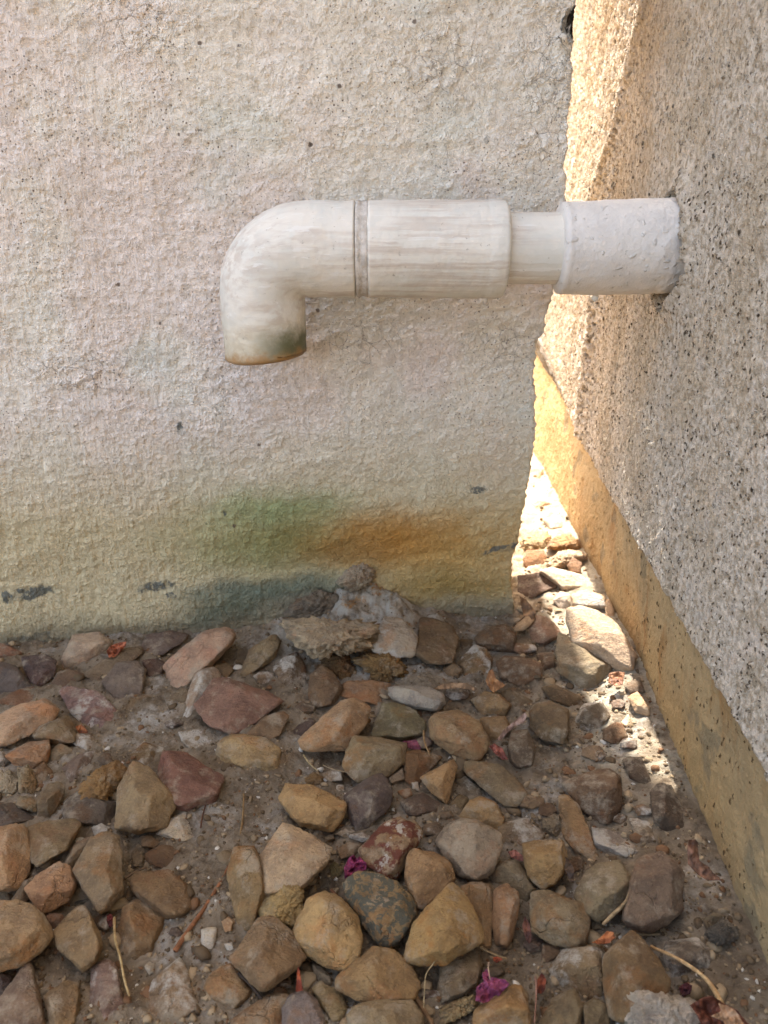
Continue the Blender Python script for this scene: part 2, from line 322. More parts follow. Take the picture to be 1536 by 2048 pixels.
def pipe_material(kind='fitting'):
    m = Mat('brushed_paint_' + kind); x, y, z = m.sep()
    base = m.mix(m.ramp(m.noise(40, 4, 0.6), 0.4, 0.62), lin(226, 219, 204), lin(216, 212, 199))
    st = m.vec('ADD', m.scaled((10, 300, 300)), m.vec('MULTIPLY', m.noise(50, 3, 0.6, color=True), (0.8, 0.8, 0.8)))
    if kind == 'elbow': st = m.vec('ADD', m.scaled((24, 260, 200), rot=(0, 0.5, 0)), m.vec('MULTIPLY', m.noise(50, 3, 0.6, color=True), (0.8, 0.8, 0.8)))
    if kind in ('fitting', 'elbow', 'thin'):
        s1 = m.noise(1.0, 5, 0.6, vec=st)
        front = m.ramp(m.noise(1.0, 3, 0.5, vec=m.scaled((14, 60, 60))), 0.35, 0.6)
        base = m.mix(m.math('MULTIPLY', m.ramp(s1, 0.40, 0.62, 0, 0.7), front), base, lin(196, 180, 162))
        s2 = m.noise(1.0, 5, 0.6, vec=m.vec('ADD', st, (7, 3, 5)))
        base = m.mix(m.ramp(s2, 0.60, 0.66, 0, 0.7), base, lin(232, 228, 218))
    if kind == 'sleeve': base = m.mix(m.ramp(m.noise(60, 3, 0.6), 0.3, 0.7), lin(226, 219, 208), lin(214, 207, 197))
    if kind == 'elbow':                                      # algae and rust where the water leaves the mouth
        zb = float(PIPE_MOUTH_Z)
        wz = m.math('ADD', z, m.math('MULTIPLY', m.math('SUBTRACT', m.noise(90, 4, 0.65), 0.5), 0.022))
        base = m.mix(m.ramp(wz, zb + 0.040, zb + 0.006, 0, 0.6), base, lin(196, 182, 146))
        right = m.ramp(x, PIPE_LEG_X - 0.012, PIPE_LEG_X + 0.020)
        base = m.mix(m.math('MULTIPLY', m.ramp(wz, zb + 0.028, zb + 0.012), m.math('MULTIPLY', right, 0.95)), base, lin(92, 92, 58))
        base = m.mix(m.ramp(wz, zb + 0.011, zb + 0.001, 0, 0.85), base, lin(164, 124, 74))
    dirt = m.ramp(m.noise(260, 4, 0.7), 0.64, 0.72, 0, 0.6)
    base = m.mix(dirt, base, lin(150, 138, 120)); m.color(base)
    hb = m.math('ADD', m.math('MULTIPLY', m.noise(1.0, 5, 0.6, vec=st), 0.8), m.math('MULTIPLY', m.noise(240, 5, 0.6), 0.6))
    if kind == 'sleeve': hb = m.math('ADD', m.math('MULTIPLY', m.noise(260, 5, 0.65), 0.9), m.ramp(m.voro(130, vec=m.vec('ADD', m.P, m.vec('MULTIPLY', m.noise(60, 2, 0.5, color=True), (0.02, 0.02, 0.02)))), 0.25, 0.1, 0, 0.6))
    m.bump(hb, 0.0006 if kind != 'sleeve' else 0.0012, 0.9)
    m.b.inputs['Roughness'].default_value = 0.55; m.b.inputs['Specular IOR Level'].default_value = 0.4
    return m.m
def flat_material(name, c1, c2, scale=120, bump=0.0006, trans=0.0):
    m = Mat(name); m.color(m.mix(m.ramp(m.noise(scale, 5, 0.65), 0.38, 0.62), lin(*c1), lin(*c2)))
    m.bump(m.noise(scale * 4, 4, 0.6), bump, 1.0)
    return m.m
# ------------------------------------------------------------ pipe calibration (used by its material too)
PIPE_Y = 0.54; PIPE_Z = 0.3234; K = 0.512 / FPX
def pxx(px): return (px - 768) * K
PIPE_LEG_X = pxx(520); PIPE_MOUTH_Z = 0.2525

# ------------------------------------------------------------ ground: one sheet, dense where the photo looks
def ground_z(x, y):
    x = np.asarray(x, float); y = np.asarray(y, float)
    p = np.stack([x, y, x * 0], -1)
    z = 0.010 * fbm(p * 16, 4) + 0.0048 * fbm(p * 75, 4) + 0.0020 * fbm(p * 300 + 5, 3)
    d = (RC + RS * y) - x
    z = z * (1 - 0.55 * np.clip(1 - (d - 0.03) / 0.03, 0, 1))
    z = z + 0.012 * np.clip(1 - d / 0.06, 0, 1) ** 1.5
    cr = on_plane(720, 1280, (0, 0, 0), (0, 0, 1))
    hm = np.exp(-(((x - cr[0]) / 0.055) ** 2 + ((y - cr[1] - 0.035) / 0.042) ** 2))
    z = z + 0.036 * hm * (1 + 0.6 * fbm(p * 45 + 3, 5))
    far = np.clip((np.hypot(x, y) - 1.6) / 1.0, 0, 1)
    return z * (1 - far)
def geo(a, b, n): return a * (b / a) ** np.linspace(0, 1, n)
gx = np.concatenate([[-220, -80, -25, -8, -3, -1.2, -0.7], np.linspace(-0.46, 0.34, 720), [0.6, 1.2, 3, 8, 25, 80, 220]])
gy = np.concatenate([[-220, -80, -25, -8, -3, -1, -0.3, 0.05], geo(0.2, 1.6, 760), [2.2, 3.5, 8, 25, 80, 220]])
X, Y = np.meshgrid(gx, gy, indexing='ij')
ground = link('ground', np_mesh('ground', np.stack([X, Y, ground_z(X, Y)], -1).reshape(-1, 3), grid_faces(len(gx), len(gy))), dirt_material())
tag(ground, kind='structure')

# ------------------------------------------------------------ back wall
def box_mesh(name, pts_bottom, z0, z1):
    n = len(pts_bottom); V = [(x, y, z0) for x, y in pts_bottom] + [(x, y, z1) for x, y in pts_bottom]
    me = bpy.data.meshes.new(name)
    F = [tuple(range(n))[::-1], tuple(range(n, 2 * n))] + [(i, (i + 1) % n, n + (i + 1) % n, n + i) for i in range(n)]
    me.from_pydata(V, [], F); me.update(); return me
edge_px = [(1168, 0), (1163, 16), (1157, 34), (1155, 60), (1158, 78), (1153, 110), (1153, 150), (1148, 230), (1144, 300), (1140, 330), (1144, 350), (1143, 400), (1130, 500), (1118, 590),
           (1103, 640), (1099, 668), (1083, 684), (1085, 700), (1080, 740), (1079, 800), (1078, 900), (1070, 960), (1061, 1010), (1048, 1070), (1040, 1102), (1034, 1112), (1034, 1180), (1035, 1235)]
E = np.array([on_wall(*q) for q in edge_px]); o_ = np.argsort(E[:, 2]); EZ, EX = E[o_, 2], E[o_, 0]
zs = np.concatenate([np.linspace(-0.05, 0.52, 600), [0.6, 0.8, 1.1, 1.5]])
xe = np.interp(zs, EZ, EX)
xe = xe + np.where(zs < 0.53, 0.0009 * fbm(np.stack([zs * 220, zs * 0, zs * 0], -1), 4) * 2, 0)
fr = np.concatenate([[-3.5, -1.5, -0.6], np.linspace(-0.40, 0.1, 560)])                      # x at the nominal edge 0.1
R_ = 0.006
cols = []
hc = on_wall(1149, 48)
for f in fr:
    t = (f + 0.40) / 0.5 if f > -0.4 else None
    x = (-0.40 + t * (xe - R_ + 0.40)) if t is not None else np.full_like(zs, f)
    dd = np.hypot((x - hc[0]) / 0.0045, (zs - hc[2]) / 0.0085); cols.append(np.stack([x, WALL_Y0 + WALL_S * x + 0.009 * np.clip(1.25 - dd, 0, 0.6) / 0.6, zs], -1))
for a in np.radians([20, 45, 70, 90]):
    x = xe - R_ + R_ * math.sin(a); yy = WALL_Y0 + WALL_S * (xe - R_) + R_ * (1 - math.cos(a)); cols.append(np.stack([x, yy, zs], -1))
for d in np.linspace(0.004, 0.14, 40):
    x = xe - d * 0.25; cols.append(np.stack([x, WALL_Y0 + WALL_S * (xe - R_) + R_ + d, zs], -1))
V = np.stack(cols); wallmat = wall_material()
bw = empty('rendered_wall', (-0.5, WALL_Y0 + WALL_S * -0.5, 0))
tag(bw, 'off-white rendered wall behind the bent drain pipe, green and rust stained near its foot', 'wall')
def child(name, mesh, mat, parent, **kw):                    # a part built in world coordinates under an Empty
    o = link(name, mesh, mat, parent); o.location = -Vector(parent.location); return tag(o, **kw)
child('plaster_face', np_mesh('plaster_face', V.reshape(-1, 3), grid_faces(len(V), len(zs), flip=False)), wallmat, bw)
core = flat_material('masonry', (186, 182, 174), (164, 160, 152), 40)
yb = lambda x: WALL_Y0 + WALL_S * x
child('wall_core', box_mesh('wall_core', [(-3.5, yb(-3.5) + 0.03), (0.08, yb(0.08) + 0.03), (0.08, yb(0.08) + 0.13), (-3.5, yb(-3.5) + 0.13)], -0.1, 1.49), core, bw)
# added slab, out of view: its sloping edge narrows the opening for the sun
def sun_blocker_mesh(y0, y1):
    prof = [(-0.2, 0.50), (0.06, 0.52), (0.098, 0.56), (0.101, 0.66), (0.106, 0.75), (0.118, 0.87), (0.127, 0.93), (0.139, 0.99), (0.30, 1.01), (0.30, 1.5), (-0.2, 1.5)]
    me = bpy.data.meshes.new('added_sun_blocker'); V = []
    for y in (y0, y1): V += [(c + RS * y, y, z) for c, z in prof]
    n = len(prof); F = [tuple(range(n)), tuple(range(n, 2 * n))[::-1]] + [(i, n + i, n + (i + 1) % n, (i + 1) % n) for i in range(n)]
    me.from_pydata(V, [], F); me.update(); return me
child('added_sun_blocker', sun_blocker_mesh(0.98, 1.06), core, bw)

# ------------------------------------------------------------ right wall: plaster coat over a recessed foundation
def ridge_y(z): return np.interp(z, [0.0, 0.13, 0.26, 0.30, 0.35, 0.41, 0.50, 0.6], [0.80, 0.80, 0.79, 0.83, 0.855, 0.775, 0.70, 0.70])
def kink(y, z):
    yr = ridge_y(z) + 0.012 * fbm(np.stack([z * 25, z * 0, z * 0], -1), 3)
    return 0.035 * np.clip(y - yr, 0, None) - 0.006 * np.exp(-((y - yr - 0.012) / 0.014) ** 2)  # slight bend, plus a bulge added to keep sun off the nearer plaster
ys = np.concatenate([[-3.5, -1.0, -0.2], geo(0.2, 0.66, 470), np.linspace(0.661, 1.3, 620), [1.33, 1.4, 1.5], [2.0, 3.2]])
lipz = LIP + 0.0022 * fbm(np.stack([ys * 55, ys * 0, ys * 0 + 3], -1), 5) * 2
dz = np.concatenate([np.linspace(0, 0.5, 560), [0.6, 0.9, 1.2, 1.5 - LIP]])
rows = []
for inset in (0.014, 0.007, 0.002):
    z = lipz + 0.0015 * (0.002 / inset); rows.append(np.stack([RC + RS * ys + kink(ys, z) + inset, ys, z - 0.0008], -1))
for d in dz:
    z = lipz + d; x = RC + RS * ys + kink(ys, z) + 0.0012 * np.exp(-(d / 0.0015) ** 2)
    dy = ys - PIPE_Y; dzz = z - PIPE_Z; rr = np.hypot(dy, dzz); ang = np.arctan2(dzz, dy)
    nz = fbm(np.stack([ys * 90, z * 90, z * 0 + 2], -1), 3)
    gap = np.exp(-((ang - 1.25) / 0.55) ** 2) + 0.9 * np.exp(-((ang + 1.5) / 0.5) ** 2) + 0.7 * np.exp(-((np.abs(ang) - 2.75) / 0.4) ** 2) * (dzz < 0) + 0.35 * (nz > 0.05)
    hole = np.clip((0.0325 + 0.0085 * gap + 0.005 * nz - rr) / 0.0012, 0, 1) * np.clip(gap * 1.5, 0, 1)
    x = x + 0.022 * hole - 0.0085 * np.exp(-(np.clip(rr - 0.034, 0, None) / 0.011) ** 2) * (1 + 0.6 * nz) * (1 - hole)
    rows.append(np.stack([x, ys, z], -1))
V = np.stack(rows)
rw = empty('speckled_wall', (RC + RS * 0.3, 0.3, 0))
tag(rw, 'beige speckled wall on the right that the pipe comes out of, ochre at its foot', 'wall')
child('plaster_coat', np_mesh('plaster_coat', V.reshape(-1, 3), grid_faces(len(rows), len(ys), flip=True)), side_plaster_material(), rw)
fz = np.linspace(-0.04, LIP + 0.006, 150); rows = []
for z in fz:
    t = np.clip(z / LIP, -0.3, 1.1)
    c = RC + 0.0118 + (0.005 - 0.0118) * t
    t0 = min(max(z / LIP, 0), 1); c = c - (1 - t0) * np.clip(ys - 0.55, 0, 0.6) * 0.048
    rows.append(np.stack([c + RS * ys + 0.003 * fbm(np.stack([ys * 14, ys * 0 + z * 14, ys * 0], -1), 3), ys, np.full_like(ys, z)], -1))
V = np.stack(rows)
child('foundation', np_mesh('foundation', V.reshape(-1, 3), grid_faces(len(rows), len(ys), flip=True)), foundation_material(), rw, label='ochre-stained bare concrete foot')
cx = lambda y: RC + RS * y
child('wall_core', box_mesh('wall_core', [(cx(-3.5) + 0.06, -3.5), (cx(-3.5) + 0.26, -3.5), (cx(3.2) + 0.4, 3.2), (cx(3.2) + 0.24, 3.2), (cx(0.75) + 0.06, 0.75)], -0.1, 1.49), core, rw)

# ------------------------------------------------------------ drain pipe
def sweep(path, radii, n=112, seed=0, amp=0.0003, close_end=False, fine=0.0):
    path = np.asarray(path, float); T = np.gradient(path, axis=0); T /= np.linalg.norm(T, axis=1)[:, None]
    side = np.array([0, 1.0, 0]); U = np.cross(side, T); U /= np.linalg.norm(U, axis=1)[:, None]
    a = np.linspace(0, 2 * np.pi, n, endpoint=False)
    R = np.asarray(radii)[:, None] * np.ones(n)
    D = side[None, None] * np.cos(a)[None, :, None] + U[:, None] * np.sin(a)[None, :, None]
    P = path[:, None] + D * R[..., None]
    k = amp * fbm(P * 60 + seed, 4) * 2 + fine * fbm(P * 330 + seed, 3) * 2
    P = P + D * k[..., None]
    m = len(path); V = P.reshape(-1, 3); idx = np.arange(m * n).reshape(m, n); nx = np.roll(idx, -1, 1)
    F = np.stack([idx[:-1], nx[:-1], nx[1:], idx[1:]], -1).reshape(-1, 4)
    return V, F
dp = empty('drain_pipe', (pxx(1340), PIPE_Y, PIPE_Z))
tag(dp, 'white painted plastic drain pipe with a downturned elbow, sticking out of the speckled wall', 'pipe')
RF = 0.0307; RT = 0.0227; RB = 0.0312; RL = 0.0283
bx = PIPE_LEG_X + RB
# elbow: from the joint, round the bend and down to the mouth, then back up inside
pts, rad = [], []
for x in np.linspace(pxx(713), bx, 46): pts.append((x, PIPE_Y, PIPE_Z)); rad.append(RF)
rad[0] = RF - 0.0022; rad[1] = RF - 0.0006
for a in np.linspace(0, math.pi / 2, 60)[1:]:
    pts.append((bx - RB * math.sin(a), PIPE_Y, PIPE_Z - RB + RB * math.cos(a))); rad.append(RF + (RL + 0.0005 - RF) * a / (math.pi / 2))
z0 = PIPE_Z - RB
for z in np.linspace(z0, PIPE_MOUTH_Z, 40)[1:]:
    t = (z0 - z) / (z0 - PIPE_MOUTH_Z); pts.append((PIPE_LEG_X, PIPE_Y, z)); rad.append(RL + 0.0005 * (1 - t) - 0.0016 * max(0, (t - 0.93) / 0.07) ** 2)
V, F = sweep(pts, rad, seed=3, amp=0.0004, fine=0.00012)
n = 112; last = (len(pts) - 1) * n
V[last - 3 * n:, 2] += (V[last - 3 * n:, 0] - PIPE_LEG_X) * 0.09          # the mouth is cut slightly askew
inner = []
for q, (dr, h) in enumerate([(0.0022, -0.0008), (0.0036, 0.001), (0.0042, 0.02), (0.0044, 0.05)]):
    c = V[last:last + n].mean(0); ring = V[last:last + n].copy(); d = ring - c; d[:, 2] = 0
    ring -= d / np.linalg.norm(d, axis=1)[:, None] * dr; ring[:, 2] += h; inner.append(ring)
V = np.concatenate([V] + inner)
for q in range(4):
    a0 = last + q * n; i = np.arange(n); F = np.concatenate([F, np.stack([a0 + i, a0 + (i + 1) % n, a0 + n + (i + 1) % n, a0 + n + i], -1)])
child('elbow', np_mesh('elbow', V, F), pipe_material('elbow'), dp, label='downturned elbow with a mossy rust-stained mouth')
# filled joint between elbow and coupling
xs = np.linspace(pxx(713), pxx(736), 24); r = RF - 0.0007 + 0.0003 * np.sin(np.linspace(0, 9, 24))
V, F = sweep([(x, PIPE_Y, PIPE_Z) for x in xs], r, seed=9, amp=0.0007, fine=0.0004)
child('joint_seam', np_mesh('joint_seam', V, F), flat_material('cracked_filler', (216, 208, 196), (186, 175, 160), 160, 0.0008), dp, label='cracked filler in the joint')
xs = np.concatenate([np.linspace(pxx(735), pxx(1001), 110), pxx(np.array([1004, 1007, 1009, 1011, 1012]))])
r = np.concatenate([np.full(110, RF + 0.0003), [RF, RF - 0.0007, RF - 0.0018, RF - 0.0040, RT - 0.0005]]); r[0] -= 0.002; r[1] -= 0.0005
r[96:109] += 0.0004 * np.sin(np.linspace(0, math.pi, 13))
V, F = sweep([(x, PIPE_Y, PIPE_Z) for x in xs], r, seed=21, amp=0.0004, fine=0.00014)
pm_f = pipe_material('fitting')
child('coupling', np_mesh('coupling', V, F), pm_f, dp)
xs = np.linspace(pxx(1000), pxx(1130), 60)
V, F = sweep([(x, PIPE_Y, PIPE_Z + 0.0008) for x in xs], np.full(60, RT), seed=31, amp=0.0002, fine=0.0001)
child('thin_pipe', np_mesh('thin_pipe', V, F), pipe_material('thin'), dp)
xs = np.concatenate([pxx(np.array([1113.0, 1114, 1117, 1121, 1126, 1130])), np.linspace(pxx(1134), pxx(1385), 120)])
r = np.concatenate([[RT - 0.0005, RT + 0.003, 0.0280, 0.0290, 0.0292, 0.0289], np.interp(np.linspace(1134, 1385, 120), [1134, 1200, 1300, 1345, 1385], [0.0290, 0.0300, 0.0303, 0.0296, 0.0285])])
V, F = sweep([(x, PIPE_Y + (x - pxx(1130)) * 0.02, PIPE_Z + 0.0006 + (x - pxx(1130)) * 0.02) for x in xs], r, seed=41, amp=0.0004, fine=0.0)
kk = np.clip((V[:, 0] - pxx(1270)) / 0.02, 0, 1) * 0.0016 * fbm(V * 110 + 3, 4); V[:, 2] += kk * np.sign(V[:, 2] - PIPE_Z); V[:, 1] -= kk
child('wall_sleeve', np_mesh('wall_sleeve', V, F), pipe_material('sleeve'), dp, label='thickly painted sleeve set in the wall')
# dried paint drip under the coupling's end
def blob_mesh(name, c, rx, ry, rz, seed, amp=0.2, lev=3):
    V, F = ico(lev); d = V * (1 + amp * fbm(V * 1.7 + seed, 3))[:, None]
    return np_mesh(name, d * np.array([rx, ry, rz]) + np.array(c), F)
_ico = {}
def ico(lev):
    if lev not in _ico:
        bm = bmesh.new(); bmesh.ops.create_icosphere(bm, subdivisions=lev, radius=1.0)
        _ico[lev] = (np.array([v.co[:] for v in bm.verts]), np.array([[v.index for v in f.verts] for f in bm.faces])); bm.free()
    return _ico[lev]
child('paint_drip', blob_mesh('paint_drip', (pxx(974), PIPE_Y - 0.004, PIPE_Z - RF - 0.0008), 0.0018, 0.0018, 0.0036, 4), pm_f, dp)
child('paint_drip', blob_mesh('paint_drip', (pxx(1197), PIPE_Y - 0.004, PIPE_Z - 0.0305), 0.0024, 0.002, 0.0022, 8), pm_f, dp)
# ------------------------------------------------------------ stones
REG = {'A': (0, 1200, .33854), 'B': (0, 1600, .33854), 'C': (480, 1200, .33854), 'D': (480, 1600, .33854), 'E': (960, 1600, .375), 'F': (960, 1200, .375), 'G': (960, 860, .28646)}
def to_px(reg, s):
    ox, oy, k = REG[reg]; a = np.array([[float(q) for q in p.split(',')] for p in s.split()]); return a * k + np.array([ox, oy])
def hull2(p):
    p = sorted(map(tuple, p)); cr = lambda o, a, b: (a[0] - o[0]) * (b[1] - o[1]) - (a[1] - o[1]) * (b[0] - o[0])
    def half(s):
        h = []
        for q in s:
            while len(h) > 1 and cr(h[-2], h[-1], q) <= 0: h.pop()
            h.append(q)
        return h[:-1]
    return np.array(half(p) + half(p[::-1]))
def centroid(p):
    x, y = p[:, 0], p[:, 1]; x1, y1 = np.roll(x, -1), np.roll(y, -1); c = x * y1 - x1 * y; A = c.sum() / 2
    return np.array([((x + x1) * c).sum(), ((y + y1) * c).sum()]) / (6 * A), abs(A)
SM = {k: stone_material(n) for k, n in (('p', 'plain'), ('c', 'crumbly'), ('s', 'speckled'), ('d', 'dusty'), ('r', 'rusty'))}
NAME = {'stone': 'stone', 'crumb': 'mortar_crumb', 'pebble': 'pebble', 'crust': 'mineral_crust', 'chunk': 'concrete_chunk'}
COLK = 0.92
def rock(reg, kind, rgb, opts, label, pts, seed):
    rs = np.random.RandomState(seed); P = hull2(to_px(reg, pts)); c, area = centroid(P)
    size = math.sqrt(area)
    g0 = on_plane(c[0], c[1], (0, 0, 0), (0, 0, 1)); mpp = float(np.linalg.norm(g0 - CAM)) / FPX; s = size * mpp
    buried = 'h' in opts; T = s * rs.uniform(0.46, 0.62) * (0.6 if 'f' in opts else 1.0)
    lift = {0: 0.0, 1: 0.006, 2: 0.011}[opts.count('+')] - (0.0025 if buried else 0) - 0.002 * opts.count('-')
    zc = float(ground_z(g0[0], g0[1])) + lift + 0.30 * T * (0.4 if buried else 1)
    c0 = on_wall(*c) + WN * 0.002 if 'w' in opts else on_plane(c[0], c[1], (0, 0, zc), (0, 0, 1)); tc = CAM - c0; dist = np.linalg.norm(tc); tc /= dist; mpp = dist / FPX
    up = np.array([0, 0, 1.0]); fl = 0.75 if 'f' in opts else 0.55
    n = fl * up + (1 - fl) * tc + 0.06 * rs.normal(size=3)
    if 'w' in opts: n = WN + 0.5 * up
    n = n; n /= np.linalg.norm(n)
    q = (P - c) * mpp * np.array([1, -1]); m = len(q); e = np.roll(q, -1, 0) - q; L = np.linalg.norm(e, axis=1)
    nn = np.stack([e[:, 1], -e[:, 0]], 1) / L[:, None]; h = (nn * q).sum(1); sg = np.sign(h); nn *= sg[:, None]; h = np.abs(h)
    planes = []
    for i in range(m):
        if L[i] < 0.12 * s: al = math.radians(rs.uniform(25, 45))
        else: al = math.radians(rs.choice([rs.uniform(5, 22), rs.uniform(12, 34), rs.uniform(38, 62)]))
        be = math.radians(rs.uniform(5, 25))
        planes.append((nn[i, 0] * math.cos(al), nn[i, 1] * math.cos(al), math.sin(al), h[i] * math.cos(al)))
        planes.append((nn[i, 0] * math.cos(be), nn[i, 1] * math.cos(be), -math.sin(be), h[i] * math.cos(be)))
    a0 = rs.uniform(0, 6.28)
    for k in range(rs.choice([2, 3])):
        tl = math.radians(rs.uniform(5, 24)); a = a0 + k * rs.uniform(1.8, 2.6)
        planes.append((math.sin(tl) * math.cos(a), math.sin(tl) * math.sin(a), math.cos(tl), T * rs.uniform(0.5, 0.72)))
    planes.append((0, 0, -1, T * (0.9 if not buried else 0.8)))
    planes = np.array(planes)
    lev = 5 if size > 48 or kind == 'c' and size > 30 else 4
    D, F = ico(lev)
    dots = np.clip(D @ planes[:, :3].T, 0, None) / planes[:, 3]
    pw = {'c': 14}.get(kind, 60 if 'a' in opts else 36)
    r = 1.10 * (dots ** pw).sum(1) ** (-1 / pw)
    X = D * r[:, None]; so = rs.uniform(0, 50, 3)
    X3 = X / s
    if kind == 'c':
        X3 = X3 + 0.03 * np.stack([gnoise(X3 * 5 + so + k * 9) for k in range(3)], -1)
        f = 0.12 * (lumps(X3 * 4 + so) - 0.35) + 0.16 * (lumps(X3 * 9 + so) - 0.35) + 0.11 * (lumps(X3 * 19 + so) - 0.35) + 0.14 * fbm(X3 * 2.4 + so, 3) - 0.02
        if 'crust' in opts: f = f * 1.4 + 0.10 * fbm(X3 * 5 + so, 3)
    else:
        rid = 1 - np.abs(gnoise(X3 * 2.6 + so)) * 2
        f = 0.07 * fbm(X3 * 1.7 + so, 2) + 0.06 * fbm(X3 * 4 + so, 3) + 0.034 * fbm(X3 * 12 + so, 3) + 0.020 * fbm(X3 * 34 + so, 2) - 0.03 * np.clip(rid - 0.6, 0, 1) * 2
        tt = X3 @ rs.normal(size=3) * 7; f = f + 0.008 * np.abs((tt + 2 * gnoise(X3 * 2 + so)) % 1 - 0.5)
    X = X * (1 + f)[:, None] if kind != 'c' else X * (1 + f * 1.3)[:, None]
    px = c[0] + X[:, 0] / mpp; py = c[1] - X[:, 1] / mpp
    B = on_plane(px, py, c0, n); d = CAM - B; d /= np.linalg.norm(d, axis=1)[:, None]
    W = B + d * X[:, 2:3]
    me = np_mesh('stone', W - c0, F)
    nm = 'stone'
    for k in NAME:
        if k in opts: nm = NAME[k]
    o = link(nm, me, SM[kind]); o.location = c0; L_ = sum(rgb) / 3; ds = 0.5 if rgb[0] > 1.28 * rgb[1] else 0.36; rgb = [(1 - ds) * v + ds * L_ * k for v, k in zip(rgb, (1.18, 0.98, 0.72))]; o.color = (*lin(*rgb, COLK), 1)
    cat = {'stone': 'stone', 'mortar_crumb': 'mortar crumb', 'pebble': 'pebble', 'mineral_crust': 'mineral crust', 'concrete_chunk': 'concrete chunk'}[nm]
    grp = {'stone': 'broken stones on the dirt', 'mortar_crumb': 'crumbly mortar lumps', 'pebble': 'small pebbles', 'mineral_crust': 'mineral crust lumps under the pipe'}.get(nm)
    return tag(o, label, cat, grp)
